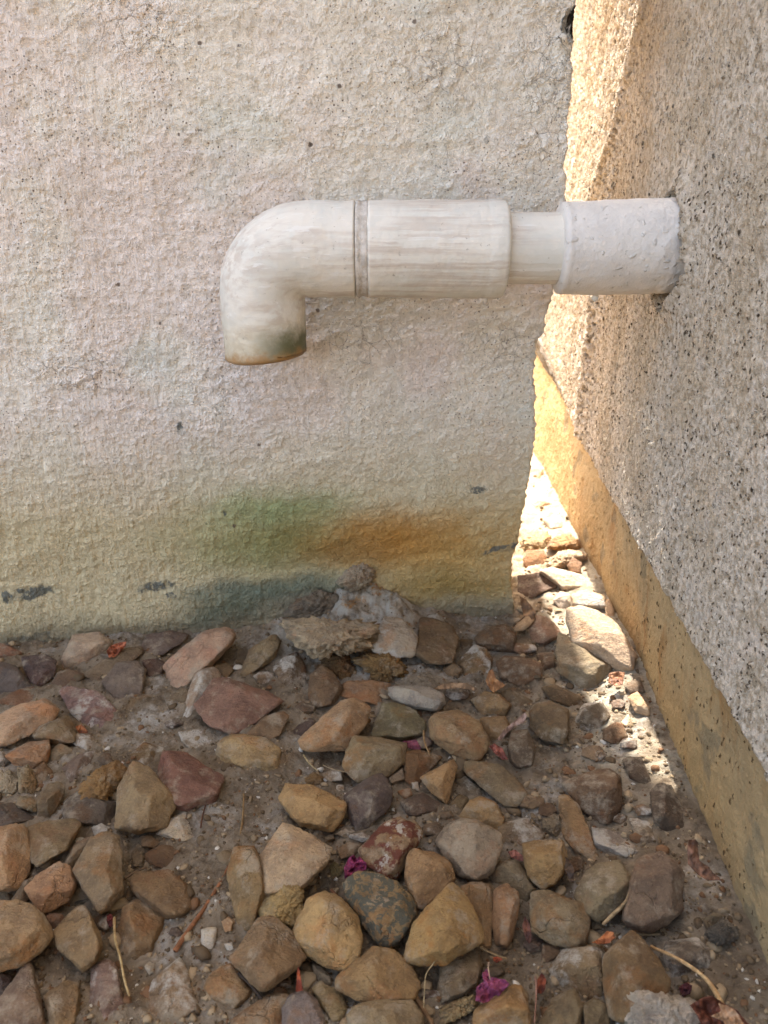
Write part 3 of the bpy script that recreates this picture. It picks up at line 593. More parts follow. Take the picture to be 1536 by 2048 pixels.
STONES = r'''
A|p|178,158,138|a|pale pinkish angular stone with a flat square face, against the wall left of the stain|368,350 435,212 575,195 650,245 640,310 520,380 400,410
A|p|112,94,86|f|dark purple-grey flat slab leaning on the wall foot below the blue-grey stain|820,300 870,210 1000,182 1110,200 1090,240 960,320 830,335
A|p|124,106,84|f|thin grey-brown splinter stone touching the dark purple slab at the wall|505,440 600,360 720,290 830,275 835,320 700,380 620,470 590,495
A|p|120,106,96||grey-purple rounded stone just below the thin splinter near the wall|605,480 690,380 800,365 860,410 830,480 830,570 700,590 650,550
A|p|100,76,70|-|small dark plum stone tucked between the rounded purple stone and the long pink one|840,360 930,345 970,370 960,440 870,460
A|p|182,146,124|+|long pale pink bar-shaped stone leaning up toward the wall|975,380 1200,190 1340,172 1390,210 1360,270 1220,410 1110,510 1020,500
A|p|142,116,82||small tan stone behind the lower right end of the long pink bar|1270,390 1340,370 1385,410 1340,470 1290,440
A|p|158,100,78||reddish pink stone at the left picture edge touching the wall foot|0,255 50,270 140,315 60,345 -40,345 -40,255
A|p|92,74,72||dark plum block left of the pale pinkish angular stone|130,340 260,325 330,360 320,440 240,510 180,480 150,420
A|p|100,90,88||smooth grey-purple stone at the left picture edge below the dark plum block|-40,360 90,390 150,460 180,510 100,560 -40,560
A|p|118,94,74|f|thin brown arrow-shaped stone pointing down beside the dark plum block|255,585 340,430 400,412 505,440 480,480 400,510 330,540
A|p|130,88,64|f|reddish brown sliver above the long pinkish loaf-shaped stone|-20,600 130,520 210,510 250,580 120,610 -20,680
A|p|184,148,118|+|long pinkish loaf-shaped stone at the left picture edge|-30,700 100,625 250,590 345,650 300,720 160,800 50,860 -30,850
A|d|138,110,112|f|mauve wedge stone with a pink edge and a pointed upper end|360,550 400,515 460,570 590,550 700,690 760,720 640,770 540,760 440,690
A|p|128,108,78||dull olive-tan stone right under the long pinkish loaf-shaped stone|195,800 250,740 400,685 445,760 440,840 330,850 230,830
A|p|168,126,96||crumpled pink and ochre stone near the left edge above the two crumbly lumps|38,920 150,850 280,830 300,890 270,960 190,1000 100,985
A|p|134,120,96|-|greyish tan half-hidden stone right of the crumpled pink one|290,900 350,850 430,880 420,930 310,980
A|c|174,164,140|crumb|pale grey crumbly lump at the left picture edge|-20,1060 50,1010 100,1060 90,1150 40,1180 -20,1170
A|c|176,156,118|crumb|tall yellowish crumbly lump beside the pale grey one|110,1010 165,985 205,1050 205,1120 180,1170 120,1150
A|c|158,146,116|crumb|small knobbly lump at the foot of the tall yellowish one|110,1160 180,1170 225,1200 200,1250 110,1220
A|p|124,108,82||oval grey-brown stone right of the knobbly crumbly lumps|220,1180 280,1090 350,1080 385,1120 340,1220 290,1290 225,1280
A|p|134,98,64|-|small rusty brown stone behind the oval grey-brown one|190,1010 260,960 310,1010 320,1060 260,1110 220,1080
A|d|128,108,96|h|grey-mauve half-buried stone left of the rusty ochre lump|370,990 460,920 560,895 520,1000 480,1110 400,1100
A|c|176,128,64|crumb+|rusty ochre lump with rough holes on top of a dark stone|475,1110 560,1020 680,970 730,1030 650,1150 590,1210 500,1190
A|p|98,88,78|-|dark charcoal stone lying under the rusty ochre lump|380,1200 470,1130 600,1210 690,1200 660,1300 640,1350 380,1320
A|p|152,130,94|+a|tall greenish tan tooth-shaped stone leaning on the dark red one|700,1120 750,1060 790,965 870,995 950,1120 1030,1190 1005,1260 985,1330 830,1371 690,1340
A|p|142,88,78|a|dark red angular stone with a grey front face|925,1080 970,905 1090,910 1200,980 1320,1050 1250,1190 1120,1250 1020,1220
A|d|132,102,62|h|ochre mound half buried in dirt behind the dark red stone|750,940 850,840 975,880 960,920 920,1010 830,1010
A|p|146,102,92|+fa|large flat mauve slab lying on top of a long dusty stone|1165,620 1235,555 1275,480 1340,470 1450,500 1560,540 1650,600 1530,700 1460,745 1380,785 1240,740
A|d|156,132,110||long dusty stone sticking out beneath the flat mauve slab|1070,740 1110,560 1150,440 1270,400 1300,460 1240,560 1200,640 1180,720 1110,765
A|d|128,112,90|h|buried grey-brown stone just below the flat mauve slab|1060,780 1230,760 1330,790 1290,880 1150,900 1090,860
A|p|176,150,102|h|flat-topped sand-yellow block set in the dirt below the mauve slab|1290,850 1370,800 1558,812 1638,880 1633,1000 1480,1035 1350,1000 1290,930
A|d|122,106,82|h|small grey-brown stone sunk in dirt left of the long dusty stone|980,590 1080,520 1130,560 1080,630 1000,640
B|p|182,140,98|+|big orange-tan stone cut by the left picture edge|-60,190 85,145 150,175 180,300 165,430 110,520 -60,530
B|p|134,116,84|+|olive-grey block with a pale edge right of the orange-tan stone|155,170 280,125 430,120 470,150 400,290 220,385 190,350 180,240
B|p|94,84,76||dark slate stone at the left edge above the orange-tan stone|-30,10 70,20 210,110 110,140 -30,180
B|p|136,120,98||grey stone peeping out behind the tall grey-tan one|375,370 440,260 530,215 560,230 500,310 430,395
B|p|142,122,92|+|tall smooth grey-tan stone tapering to a point at its foot|430,420 530,240 620,200 700,220 720,380 720,550 660,630 580,670 530,580 490,520
B|p|182,134,98|+|orange-pink chunky stone with a pale scrape left of the tall grey-tan stone|150,520 230,440 350,370 410,400 445,500 400,600 260,665 200,610 200,560
B|p|112,94,72||dark tan sliver squeezed between the orange-tan and orange-pink stones|70,590 140,480 220,450 200,520 190,560 150,610
B|p|168,142,106|+|big rounded beige stone at the lower left picture edge|-60,620 90,600 180,620 260,700 315,810 240,900 130,970 -60,1010
B|p|148,122,84|+|tan oval stone right of the big rounded beige one|320,780 440,650 500,630 560,740 605,860 560,960 490,1010 420,930 350,880
B|p|138,106,68||ochre rounded stone with a split top above the cracked stone|770,470 830,430 920,430 990,415 1090,500 1140,620 1080,690 980,700 950,640 860,590 800,560
B|p|146,116,78|h|large stone with black cracks set in the dirt|690,790 740,640 830,590 970,690 940,830 890,960 760,990 700,930
B|p|146,120,78||spearhead-shaped tan stone pointing down right of the brown twig|1385,295 1498,285 1530,340 1563,545 1520,610 1490,700 1470,765 1410,740 1370,600 1345,450
B|p|154,122,80||small tan block with a pale lower edge at the foot of the brown diamond-shaped stone|1205,1110 1260,1020 1360,970 1490,1130 1430,1200 1370,1240 1280,1190
B|d|142,116,86|h|big flat tan stone sunk in dirt at the bottom, with a straight right edge|850,1250 900,1080 1060,935 1100,1000 1160,1240 1050,1300 960,1350 840,1350
B|d|132,104,94|h|mauve stone with a white dusty cap at the bottom|545,990 650,955 690,1000 700,1080 740,1240 720,1350 530,1350 560,1180
B|p|146,120,84||tan stone with a flat face left of the white-capped mauve stone|260,1160 390,1070 460,1080 470,1170 460,1290 400,1350 300,1350
B|p|136,110,90||long mauve-brown stone with slanting layers in the lower left corner|-20,1210 80,1060 160,970 200,1020 215,1180 270,1350 -20,1350
B|p|84,68,64||dark plum stone at the left edge under the big rounded beige one|-40,1010 70,1040 60,1130 -40,1190
B|d|196,182,148|pebble|small creamy white pebble near the thick end of the brown twig|1190,770 1230,755 1280,760 1270,840 1240,895 1190,880
B|p|172,144,110|pebble|small tan pebble beside the tip of the spearhead-shaped stone|1310,720 1350,690 1385,720 1370,770 1330,780
B|d|170,150,124|pebble|tiny pinkish pebble between the creamy pebble and the brown diamond-shaped stone|1325,850 1370,840 1380,880 1345,900
B|c|132,116,92|crumb|little grey-brown crumb right of the tall grey-tan stone|780,330 800,280 850,330 850,390 790,395
B|d|128,116,100|crumb|dusty brown crumb on top of the tall grey-tan stone's upper end|545,160 600,140 650,165 620,205 560,210
B|d|176,170,152|h|white dusty flake of mineral at the foot of the tooth-shaped stone|930,200 1000,120 1090,65 1140,120 1170,210 1100,250 1000,230
B|p|84,84,76|-|dark grey-green stone below the orange-pink chunky stone|420,590 500,560 540,600 480,630 430,620
B|d|164,150,122|pebble|pale pebble in the dirt right of the white-capped mauve stone|855,985 880,955 910,970 905,1020 880,1030
C|p|146,126,92||greyish wedge stone with a pale top at the wall, right of the blue-grey stain|5,430 60,290 200,205 240,240 210,330 160,380 40,440 10,460
C|d|116,92,66|h|brown stone half sunk under the cream mineral crust|200,400 260,340 340,315 385,400 400,560 300,570 240,520
C|p|130,100,70||dark brown stone left of the flat pink-orange one|405,560 420,440 490,390 560,450 600,520 560,610 430,640
C|c|150,114,66|crust|ochre ledge of crust hanging under the cream mineral crust|480,350 620,330 660,400 640,470 560,440 500,400
C|c|190,174,146|crust|large cream crust with hollows and an orange underside below the drip stain|275,150 380,115 520,165 620,125 730,130 800,190 760,250 650,290 450,315 390,290 360,220
C|c|162,120,56|crust|ochre-rimmed crust shelf right of and below the cream one|690,360 760,330 900,330 970,420 900,465 820,465 740,410
C|p|124,100,70|f|flat dull brown stone with a notched top near the wall right of the crust|1040,320 1070,110 1160,120 1260,160 1285,230 1250,370 1120,375
C|p|112,88,60|-|small brown stone squeezed right of the notched flat brown one|1290,230 1370,235 1380,270 1320,300
F|p|114,88,64||brown pointed stone at the wall's right-hand corner foot|-25,200 40,150 130,135 185,180 185,280 80,270 0,255
C|d|136,110,74|h|grey-brown stone above the star-shaped orange leaf|1290,370 1380,270 1450,290 1490,350 1460,500 1400,525 1330,480
C|p|168,122,86|f|flat pink-orange stone left of the blue-grey oval stone|565,510 640,480 760,480 880,490 885,590 810,615 700,590 600,570
C|p|150,150,146|+|blue-grey oval stone with pale flecks, the only blue-grey one in the middle|890,520 960,508 1120,520 1190,560 1205,610 1160,655 1040,640 930,600 890,560
C|p|176,140,102|+|large pinkish tan oblong stone slanting up to the right|350,820 480,700 600,600 680,580 760,650 740,720 640,880 560,880 480,850 420,895 370,870
C|p|122,114,80||greenish stone with dark veins under the blue-grey oval one|800,760 850,610 930,610 1040,660 1100,740 1080,790 960,820 870,820 780,800
C|p|158,128,88|+|big rounded tan stone right of the greenish veined one|1120,720 1170,670 1300,660 1400,720 1460,820 1450,900 1380,945 1240,900 1130,820
C|p|158,128,86||upper of two tan stones stacked right of the big rounded tan stone|1370,590 1450,540 1530,560 1600,620 1560,680 1440,690 1400,640
C|p|152,120,80||lower of two tan stones stacked right of the big rounded tan stone|1420,700 1560,690 1600,760 1530,840 1460,820
C|p|144,126,92|+a|greenish grey block with a sharp ridge across its face|610,970 670,805 800,815 970,850 960,960 880,1030 700,1075 640,1020
C|p|138,94,52||orange-brown stone right of the sharp-ridged greenish block|975,900 1050,890 1190,930 1100,1010 1030,1100 980,1060 970,960
C|p|176,132,80|+a|small ochre pyramid-shaped stone pointing down|1065,1050 1160,1000 1260,945 1280,990 1240,1140 1220,1205 1130,1130
C|p|184,146,92|+a|bright sand-orange faceted block|240,1180 280,1090 420,1100 540,1150 620,1200 600,1290 540,1360 360,1330 290,1260
C|p|102,88,84|+a|dark purple-grey block beside the bright sand-orange block|620,1160 740,1070 830,1030 880,1080 900,1180 860,1250 760,1330 690,1370 650,1260
C|p|98,78,64||dark brown stone below the small ochre pyramid|950,1190 1080,1140 1170,1200 1160,1250 1040,1290 980,1260
F|p|136,120,90|f+|long flat grey-green stone right of the small ochre pyramid|-75,865 0,868 100,880 195,960 250,1030 190,1105 120,1090 50,1010 -70,930
C|p|164,132,86||rounded sand-coloured stone above the big grey stone|1300,1280 1360,1190 1420,1165 1500,1195 1560,1290 1530,1370 1400,1340
C|p|158,100,58|pebble|small orange pebble left of the dark brown stone|930,1130 1000,1110 1020,1150 970,1185
C|p|136,120,100|pebble|small grey stone under the sharp-ridged greenish block|880,1050 960,990 970,1060 900,1090
C|p|114,94,62|pebble|small brown-green pebble beside the tip of the ochre pyramid|1245,1200 1290,1150 1350,1170 1330,1250 1260,1250
C|d|118,108,90|h|pinkish grey rubble stone right of the ochre pyramid|1275,1060 1330,1040 1420,1100 1440,1150 1370,1170 1290,1120
C|c|158,116,60|pebble|small ochre lump at the top of the bright sand-orange block|385,1060 440,1020 490,1050 480,1110 400,1090
C|d|190,184,168|pebble|tiny white chip under the orange-brown stone|1015,1080 1050,1075 1060,1130 1020,1115
C|p|136,104,72||brown block between the mauve slab and the flat-topped yellow block|50,780 150,690 250,660 290,690 240,790 180,820 60,800
C|p|94,74,68|f-|dark plum shard under the left end of the large pinkish tan oblong|270,800 400,700 450,720 360,820 280,860
C|d|170,132,82|-|small tan crumbly stone above the bright sand-orange block's right side|540,1110 560,1085 610,1095 615,1140 570,1150
D|p|186,162,130|+a|big angular stone, white on top and rosy below|125,330 260,140 330,170 440,250 530,290 500,390 350,530 200,490 150,540 130,440
D|c|196,166,102|crumb+|yellow crumbly sponge-like lump below the white and rosy stone|120,660 180,590 180,490 260,480 350,540 360,620 320,720 260,730 220,690 140,695
D|p|188,154,98|+|biggest boulder of ochre colour at the centre bottom, with a dark smudge|330,780 400,610 500,548 580,580 690,690 715,800 690,960 640,1005 500,975 400,910 350,860
D|s|148,124,84|+|dark green and ochre mottled stone|615,500 680,430 790,440 920,480 1020,590 1040,660 960,760 910,850 860,880 800,840 750,690 640,590
D|r|158,128,92|+|stone with rust-red patches and white quartz|705,290 860,140 940,105 1060,170 1070,210 990,340 930,450 870,465 800,400 750,380
D|p|172,130,84|+|warm tan pear-shaped stone right of the mottled green one|985,340 1020,290 1150,320 1240,380 1260,470 1200,560 1100,635 1040,620 1010,540 980,480
D|p|172,136,78|++a|large golden tan pyramid stone|975,920 1040,800 1035,720 1150,600 1250,495 1310,540 1430,760 1420,830 1350,880 1250,890 1200,965 1000,950
D|p|152,138,118|+a|big pale grey block with a clean edge on its right|1165,250 1220,160 1320,120 1400,130 1536,200 1540,280 1480,420 1400,470 1290,440 1230,360
D|p|160,124,82||tan stone half hidden behind the golden pyramid's right side|1310,520 1400,485 1480,510 1495,640 1480,860 1420,850 1430,750 1350,620
D|p|160,128,82|+|wide tan stone with rough layers under the mottled green one|570,1050 680,970 790,870 920,900 1060,1080 1030,1170 850,1175 720,1190 640,1150 580,1110
D|p|126,106,76||grey-brown rounded stone below the golden pyramid|1165,1130 1190,980 1270,890 1400,880 1425,960 1400,1080 1320,1150 1200,1190
D|p|146,128,94|+|long pale tan stone at the bottom edge under the wide layered one|640,1280 700,1210 830,1180 1010,1185 1080,1280 1060,1360 650,1360
D|p|128,118,118|+|slate-blue stone at the bottom edge|255,1230 300,1150 380,1130 450,1180 470,1250 510,1360 260,1360
D|p|148,132,92||khaki stone right of the slate-blue one|430,1120 480,1080 600,1140 630,1240 600,1290 540,1315 490,1230
D|p|146,118,84|+|large brown diamond-shaped stone left of the biggest boulder|-50,940 110,710 200,700 290,770 380,930 350,970 250,1060 130,1135 60,1080
D|p|154,118,80||orange-tan stone at the bottom edge left of the slate-blue one|-45,1300 60,1220 150,1160 250,1145 300,1170 260,1350 -50,1360
E|p|170,126,70|+|bright ochre stone at the bottom edge below the large magenta petal|-20,1120 60,1060 170,990 220,1010 250,1080 265,1230 -30,1230
D|p|134,128,114|-|narrow grey chip left of the magenta petal|445,540 480,430 520,400 550,430 540,530 500,550
D|p|128,98,70|-|small brown stone above the magenta petal|570,290 640,250 720,260 690,330 600,350
D|d|140,124,100|pebble|small dusty grey stone right of the white and rosy stone's peak|560,200 620,165 680,190 620,225
D|p|130,116,94|pebble|small olive pebble beside the peak of the white and rosy stone|470,225 550,195 560,230 510,250
D|c|156,146,126|crumb|small grey gritty lump at the foot of the biggest boulder|425,975 480,985 540,1050 530,1085 460,1060
D|c|174,154,108|crumb|knobbly yellowish lump at the bottom edge left of the bright ochre stone|1200,1230 1290,1180 1380,1160 1385,1230 1290,1290 1200,1320
D|c|130,120,80|pebble|tiny greenish crumb left of the magenta petal|530,400 560,370 610,410 590,450 545,450
E|p|172,126,88|+|narrow upright orange-pink stone right of the golden pyramid|75,490 140,450 200,500 210,560 170,740 140,785 80,760 70,650
E|p|166,130,78|+|square-topped ochre stone with a crusty face|230,240 300,220 440,220 455,300 450,380 400,450 340,470 280,430 250,370
E|p|126,112,86||grey-green stone tucked behind the square-topped ochre one|40,400 120,330 200,330 250,400 300,480 270,500 220,560 130,450
E|p|138,122,92|+a|large square grey-tan block in the lower right|272,600 280,500 350,485 540,560 575,640 560,760 520,795 400,770 280,700
E|p|132,118,88|+a|large grey-olive block with a curved dry stalk along its right side|515,490 560,400 620,350 740,332 800,430 790,510 720,600 640,640 570,620 520,540
E|p|124,104,88|+a|biggest mauve-grey stone on the right, split by a long ridge|755,630 800,500 840,340 900,295 970,280 1050,340 1080,400 1070,590 1000,660 920,700 800,670
E|p|136,106,66|+|large brown stone with a pointed top behind the grey concrete chunk|655,840 740,760 810,700 870,750 960,870 1003,960 990,1030 900,1060 830,1150 760,1190 690,1150 670,1000
E|c|190,190,186|chunk++|grey-white rough concrete chunk in the lower right corner|770,1060 800,1000 930,1020 1000,1060 1130,1080 1200,1195 1180,1260 830,1260 810,1110 770,1090
E|p|160,122,76||tall tan blade-shaped stone leaning in the dirt right of the big pale grey block|420,-10 470,-20 530,40 545,120 640,320 600,335 520,290 450,200 430,110
F|p|122,90,64|h+|wide reddish brown slab stone in the dirt left of the sunlit patches|440,980 560,925 690,905 745,950 750,1080 700,1180 650,1195 540,1110 500,1040
E|d|138,116,82|h|tan stone with a grey cracked front, sunk below the square grey-tan block|355,920 450,800 640,780 665,850 640,1050 560,1055 500,1000 370,1010
E|p|128,112,82||dull tan stone at the bottom edge left of the concrete chunk|300,1230 390,1060 500,1010 545,1100 520,1230
E|p|120,106,76||small dull stone at the bottom edge touching the large brown pointed one|550,1100 610,1060 670,1090 690,1160 680,1230 560,1230
E|d|110,100,88|h|wide dusty grey stone buried right of the large brown pointed one|960,860 1000,760 1160,740 1250,830 1240,920 1100,960 1010,960
E|c|98,94,86|crumb|dark grey rough crumb at the foot of the speckled wall|1200,720 1290,640 1370,690 1360,750 1270,770
E|p|114,102,78|-|small olive stone above the dark rough crumb by the speckled wall|1190,640 1240,600 1310,620 1270,670 1210,680
E|d|134,114,88|h|rough brown mound above the square-topped ochre stone|90,130 240,100 340,180 300,240 180,250 110,240
E|c|140,126,102|crumb|grey crumb between the rough brown mound and the blade-shaped stone|335,110 400,80 440,140 400,190 340,160
E|c|160,142,112|crumb|pale knot of crumbs where the curved dry stalk ends|590,650 650,635 660,680 600,690
F|p|90,74,58|h|dark brown slab at the foot of the speckled wall, half in sun|910,1030 960,985 1020,1000 1050,1090 1110,1180 1080,1270 1000,1250 930,1170
E|d|144,134,124|h|whitish crusted mound above the large grey-olive block|600,150 760,180 860,280 760,320 620,250
E|d|122,106,84|h|olive-brown sunken stone above the biggest mauve-grey stone|800,100 900,120 930,190 1000,240 880,270 820,180
F|p|186,164,140|+a|long grey stone by the speckled wall, sunlit on top and shaded in front|470,120 480,60 540,35 620,60 730,140 780,230 825,290 810,350 750,380 640,310 500,220
F|p|132,118,92|a|dark olive stone with one sunlit corner under the long half-lit stone|410,290 430,190 470,200 560,260 690,340 680,400 610,495 560,490 430,390
F|p|136,100,80||reddish flat stone left of the long half-lit one|265,150 300,85 350,90 420,150 430,190 340,240 280,220
F|p|164,136,102|f+|small tan bean-shaped chip at the wall's corner|170,155 250,85 295,70 290,110 240,160 190,168
F|p|126,92,64||brown stone with a flat top right of the star-shaped orange leaf|90,340 130,300 240,310 320,340 320,410 200,460 120,420
F|p|116,92,60||brown stone below the olive stone with the sunlit corner|330,470 400,450 540,520 520,560 470,570 380,530
F|p|118,96,66|+|squarish dark tan stone with clean outline left of the whitish dirt|265,600 290,560 380,545 470,590 470,700 440,765 340,740 275,690
F|p|106,88,68||dark brown upright stone left of the squarish dark tan one's foot|150,800 170,710 250,690 290,780 280,880 200,900 160,860
F|d|102,88,68|h|dull dirt-covered stone left of the sunlit dirt patch|510,640 550,560 640,540 700,620 640,700 520,740
F|p|122,104,78|-|rubble stone between the flat-topped brown and squarish dark tan stones|100,500 180,470 280,540 230,600 150,590
F|p|108,96,80||grey stone at the wall foot just above the sunlit dirt patch|770,460 850,410 880,490 800,500
F|p|184,152,118||small tan stone in the sunlit patch against the speckled wall|790,520 840,490 900,570 905,620 830,600
F|p|214,196,166|pebble|small cream pebble in the sunlit dirt patch|755,650 790,610 810,650 790,690
F|p|94,76,58|h|dark flat stone at the lower end of the sunlit dirt patch|760,850 860,840 900,940 930,1000 880,1010 800,950
F|p|110,90,68|-|small brown stone left of the dark olive half-lit stone|300,290 390,280 400,350 330,400
G|d|200,186,166||pale grey sunlit stone in the gap between the walls|415,990 500,960 700,1010 745,1060 700,1110 590,1120 520,1050
G|p|150,104,70|+|brown stone ringed by pale crust in the sunlit gap|610,950 650,890 710,930 700,1000 630,990
G|c|196,176,150|crumb|pale crust ring lump behind the ringed brown stone in the gap|480,930 560,850 680,850 740,900 600,930 520,990
G|p|210,200,186||white rounded stone in the sunlit gap|510,1190 560,1130 630,1150 630,1230 570,1260
G|d|188,166,138||tan stone right of the white rounded one in the gap|640,1150 740,1120 870,1160 880,1250 760,1230 650,1230
G|c|198,146,86|crumb|orange crumbly lump in the sunlit gap beside the ochre wall foot|480,820 520,750 620,730 700,790 700,830 560,840
G|p|158,102,56||rusty orange stone at the wall's right corner, half in sun|300,900 330,840 440,840 470,920 400,980 320,960
G|c|204,178,132|crumb|cream crumbly lump above the rusty orange stone at the corner|300,760 350,710 450,710 490,760 460,830 310,840
G|p|108,82,70||plum-brown shaded stone at the corner just below the rusty orange one|270,1020 400,1000 500,1030 530,1100 400,1160 340,1190 275,1140
G|p|208,188,158|pebble|tiny white pebble high in the gap against the ochre wall foot|395,270 420,250 445,280 430,330 400,340
G|p|190,160,128|pebble|small tan stone against the ochre foot right of the tan gap stone|870,1200 900,1180 940,1260 930,1330 880,1290
G|d|204,190,166|h|white flat stone far back in the gap|360,500 450,480 520,530 440,570 360,560
G|d|198,182,152|h|cream flat stone in the middle of the sunlit gap|440,620 560,600 600,680 480,700
C|c|150,138,120|crustw|grey rough lump of crust against the wall just under the drip stain|330,60 420,0 520,-20 640,0 700,40 640,90 520,110 400,110
C|c|128,118,104|crustw|dark pitted crust at the wall foot above the cream crust|280,90 340,20 460,-40 560,-30 620,30 560,110 380,120
C|d|168,158,142|h|pale grey mineral-coated ground lump right of the cream crust|760,260 860,100 960,120 1040,220 1030,330 900,340 800,310
C|c|176,168,150|crustw|small whitish crust knob stuck to the wall inside the orange stain|590,-110 660,-190 740,-200 790,-150 760,-90 660,-70
'''
for i, ln in enumerate([l for l in STONES.strip().split('\n') if l]):
    reg, kind, rgb, opts, label, pts = ln.split('|')
    rock(reg, kind, tuple(int(v) for v in rgb.split(',')), opts, label, pts, 100 + i * 7)

# dull rubble stones half sunk in the dirt wherever the photo shows no larger stone
HULLS = [hull2(to_px(l.split('|')[0], l.split('|')[5])) for l in STONES.strip().split('\n') if l]
def clear(x, y, r):
    for H in HULLS:
        e = np.roll(H, -1, 0) - H; L = np.linalg.norm(e, axis=1); d = (e[:, 0] * (y - H[:, 1]) - e[:, 1] * (x - H[:, 0])) / L
        if (d > -r).all(): return False
    return True
rs = np.random.RandomState(42); REG['P'] = (0, 0, 1.0); cnt = 0; used = set()
CAND = [(centroid(H)[0], l.split('|')[4]) for H, l in zip(HULLS, [l for l in STONES.strip().split('\n') if l]) if len(l.split('|')[4].split()) <= 9]
for _ in range(6000):
    x, y = rs.uniform(-10, 1420), rs.uniform(1290, 2050); r = rs.uniform(14, 27)
    if x > 1235 + (y - 1400) * 0.40 or (300 < x < 560 and 1500 < y < 1950 and rs.rand() < 0.8) or not clear(x, y, r * 0.75): continue
    k = rs.randint(5, 8); an = np.sort(rs.uniform(0, 6.28) + np.arange(k) * 6.283 / k + rs.uniform(-0.35, 0.35, k)); q = np.stack([x + r * rs.uniform(0.8, 1.4) * np.cos(an), y + r * np.sin(an) * rs.uniform(0.6, 1)], 1)
    best = min(CAND, key=lambda s: (s[0][0] - x) ** 2 + (s[0][1] - y) ** 2); dx, dy = x - best[0][0], y - best[0][1]
    if math.hypot(dx, dy) > 75: continue
    side = ('right of' if dx > 0 else 'left of') if abs(dx) > abs(dy) else ('below' if dy > 0 else 'above')
    lab = 'small dull stone just %s the %s' % (side, best[1])
    if lab in used: continue
    used.add(lab); H = hull2(q); HULLS.append(H); t = rs.uniform(0.8, 1.1)
    rgb = [(128, 104, 78), (116, 98, 78), (138, 114, 84), (112, 92, 80), (130, 96, 66)][rs.randint(5)]
    rock('P', 'd' if rs.rand() < 0.5 else 'p', tuple(v * t for v in rgb), '', lab, ' '.join('%f,%f' % tuple(p) for p in q), 5000 + cnt)
    cnt += 1
    if cnt >= 110: break

# ------------------------------------------------------------ uncountable grit and small gravel between the stones
rs = np.random.RandomState(5); Vs, Fs = [], []; base = 0
D2, F2 = ico(2); D1, F1 = ico(1); Ns = 0
def scatter(n, lo, hi, region):
    global base
    for _ in range(n):
        px, py = region(rs); 
        p = on_plane(px, py, (0, 0, 0), (0, 0, 1)); r = math.exp(rs.uniform(math.log(lo), math.log(hi)))
        if p[0] > RC + RS * p[1] + 0.008 or p[1] > WALL_Y0 + WALL_S * p[0] + 0.1 and p[0] < 0.11: continue
        D, F = (D2, F2) if r > 0.0022 else (D1, F1)
        sc = r * rs.uniform(0.55, 1.3, 3) * np.array([1, 1, 0.7]); so = rs.uniform(0, 30, 3)
        pn = rs.normal(size=(9, 3)); pn /= np.linalg.norm(pn, axis=1)[:, None]; X = D * ((np.clip(D @ pn.T, 0, None) / rs.uniform(0.5, 0.95, 9)) ** 16).sum(1)[:, None].clip(0.02) ** (-1 / 16) * (1 + 0.12 * gnoise(D * 3 + so))[:, None] * sc
        a = rs.uniform(0, 6.28); ca, sa = math.cos(a), math.sin(a)
        X = np.stack([X[:, 0] * ca - X[:, 1] * sa, X[:, 0] * sa + X[:, 1] * ca, X[:, 2]], 1)
        Vs.append(X + np.array([p[0], p[1], float(ground_z(p[0], p[1])) + r * 0.12])); Fs.append(F + base); base += len(D)
anyw = lambda r: (r.uniform(-60, 1560), r.uniform(1230, 2090))
scatter(110, 0.003, 0.006, anyw)
scatter(1700, 0.0010, 0.0030, anyw)
scatter(8500, 0.0005, 0.0015, anyw)
scatter(500, 0.0008, 0.0032, lambda r: (r.uniform(1040, 1300), r.uniform(960, 1500)))
gm = Mat('grit'); g = gm.node('ShaderNodeNewGeometry').outputs['Random Per Island']; gs = [gm.math('FRACT', gm.math('MULTIPLY', g, k)) for k in (1.0, 13.7, 31.3)]
gc = gm.mix(gm.ramp(gs[0], 0.2, 0.9), lin(96, 78, 56), lin(160, 138, 106)); gc = gm.mix(gm.math('GREATER_THAN', gs[1], 0.95), gc, lin(200, 190, 172)); gc = gm.mix(gm.math('GREATER_THAN', gs[2], 0.85), gc, lin(120, 88, 60))
gm.color(gc); gm.bump(gm.noise(900, 4, 0.7), 0.0008, 1.0)
tag(link('grit', np_mesh('grit', np.concatenate(Vs), np.concatenate(Fs)), gm.m), 'fine brown grit and gravel bits scattered between the stones', 'grit', kind='stuff')

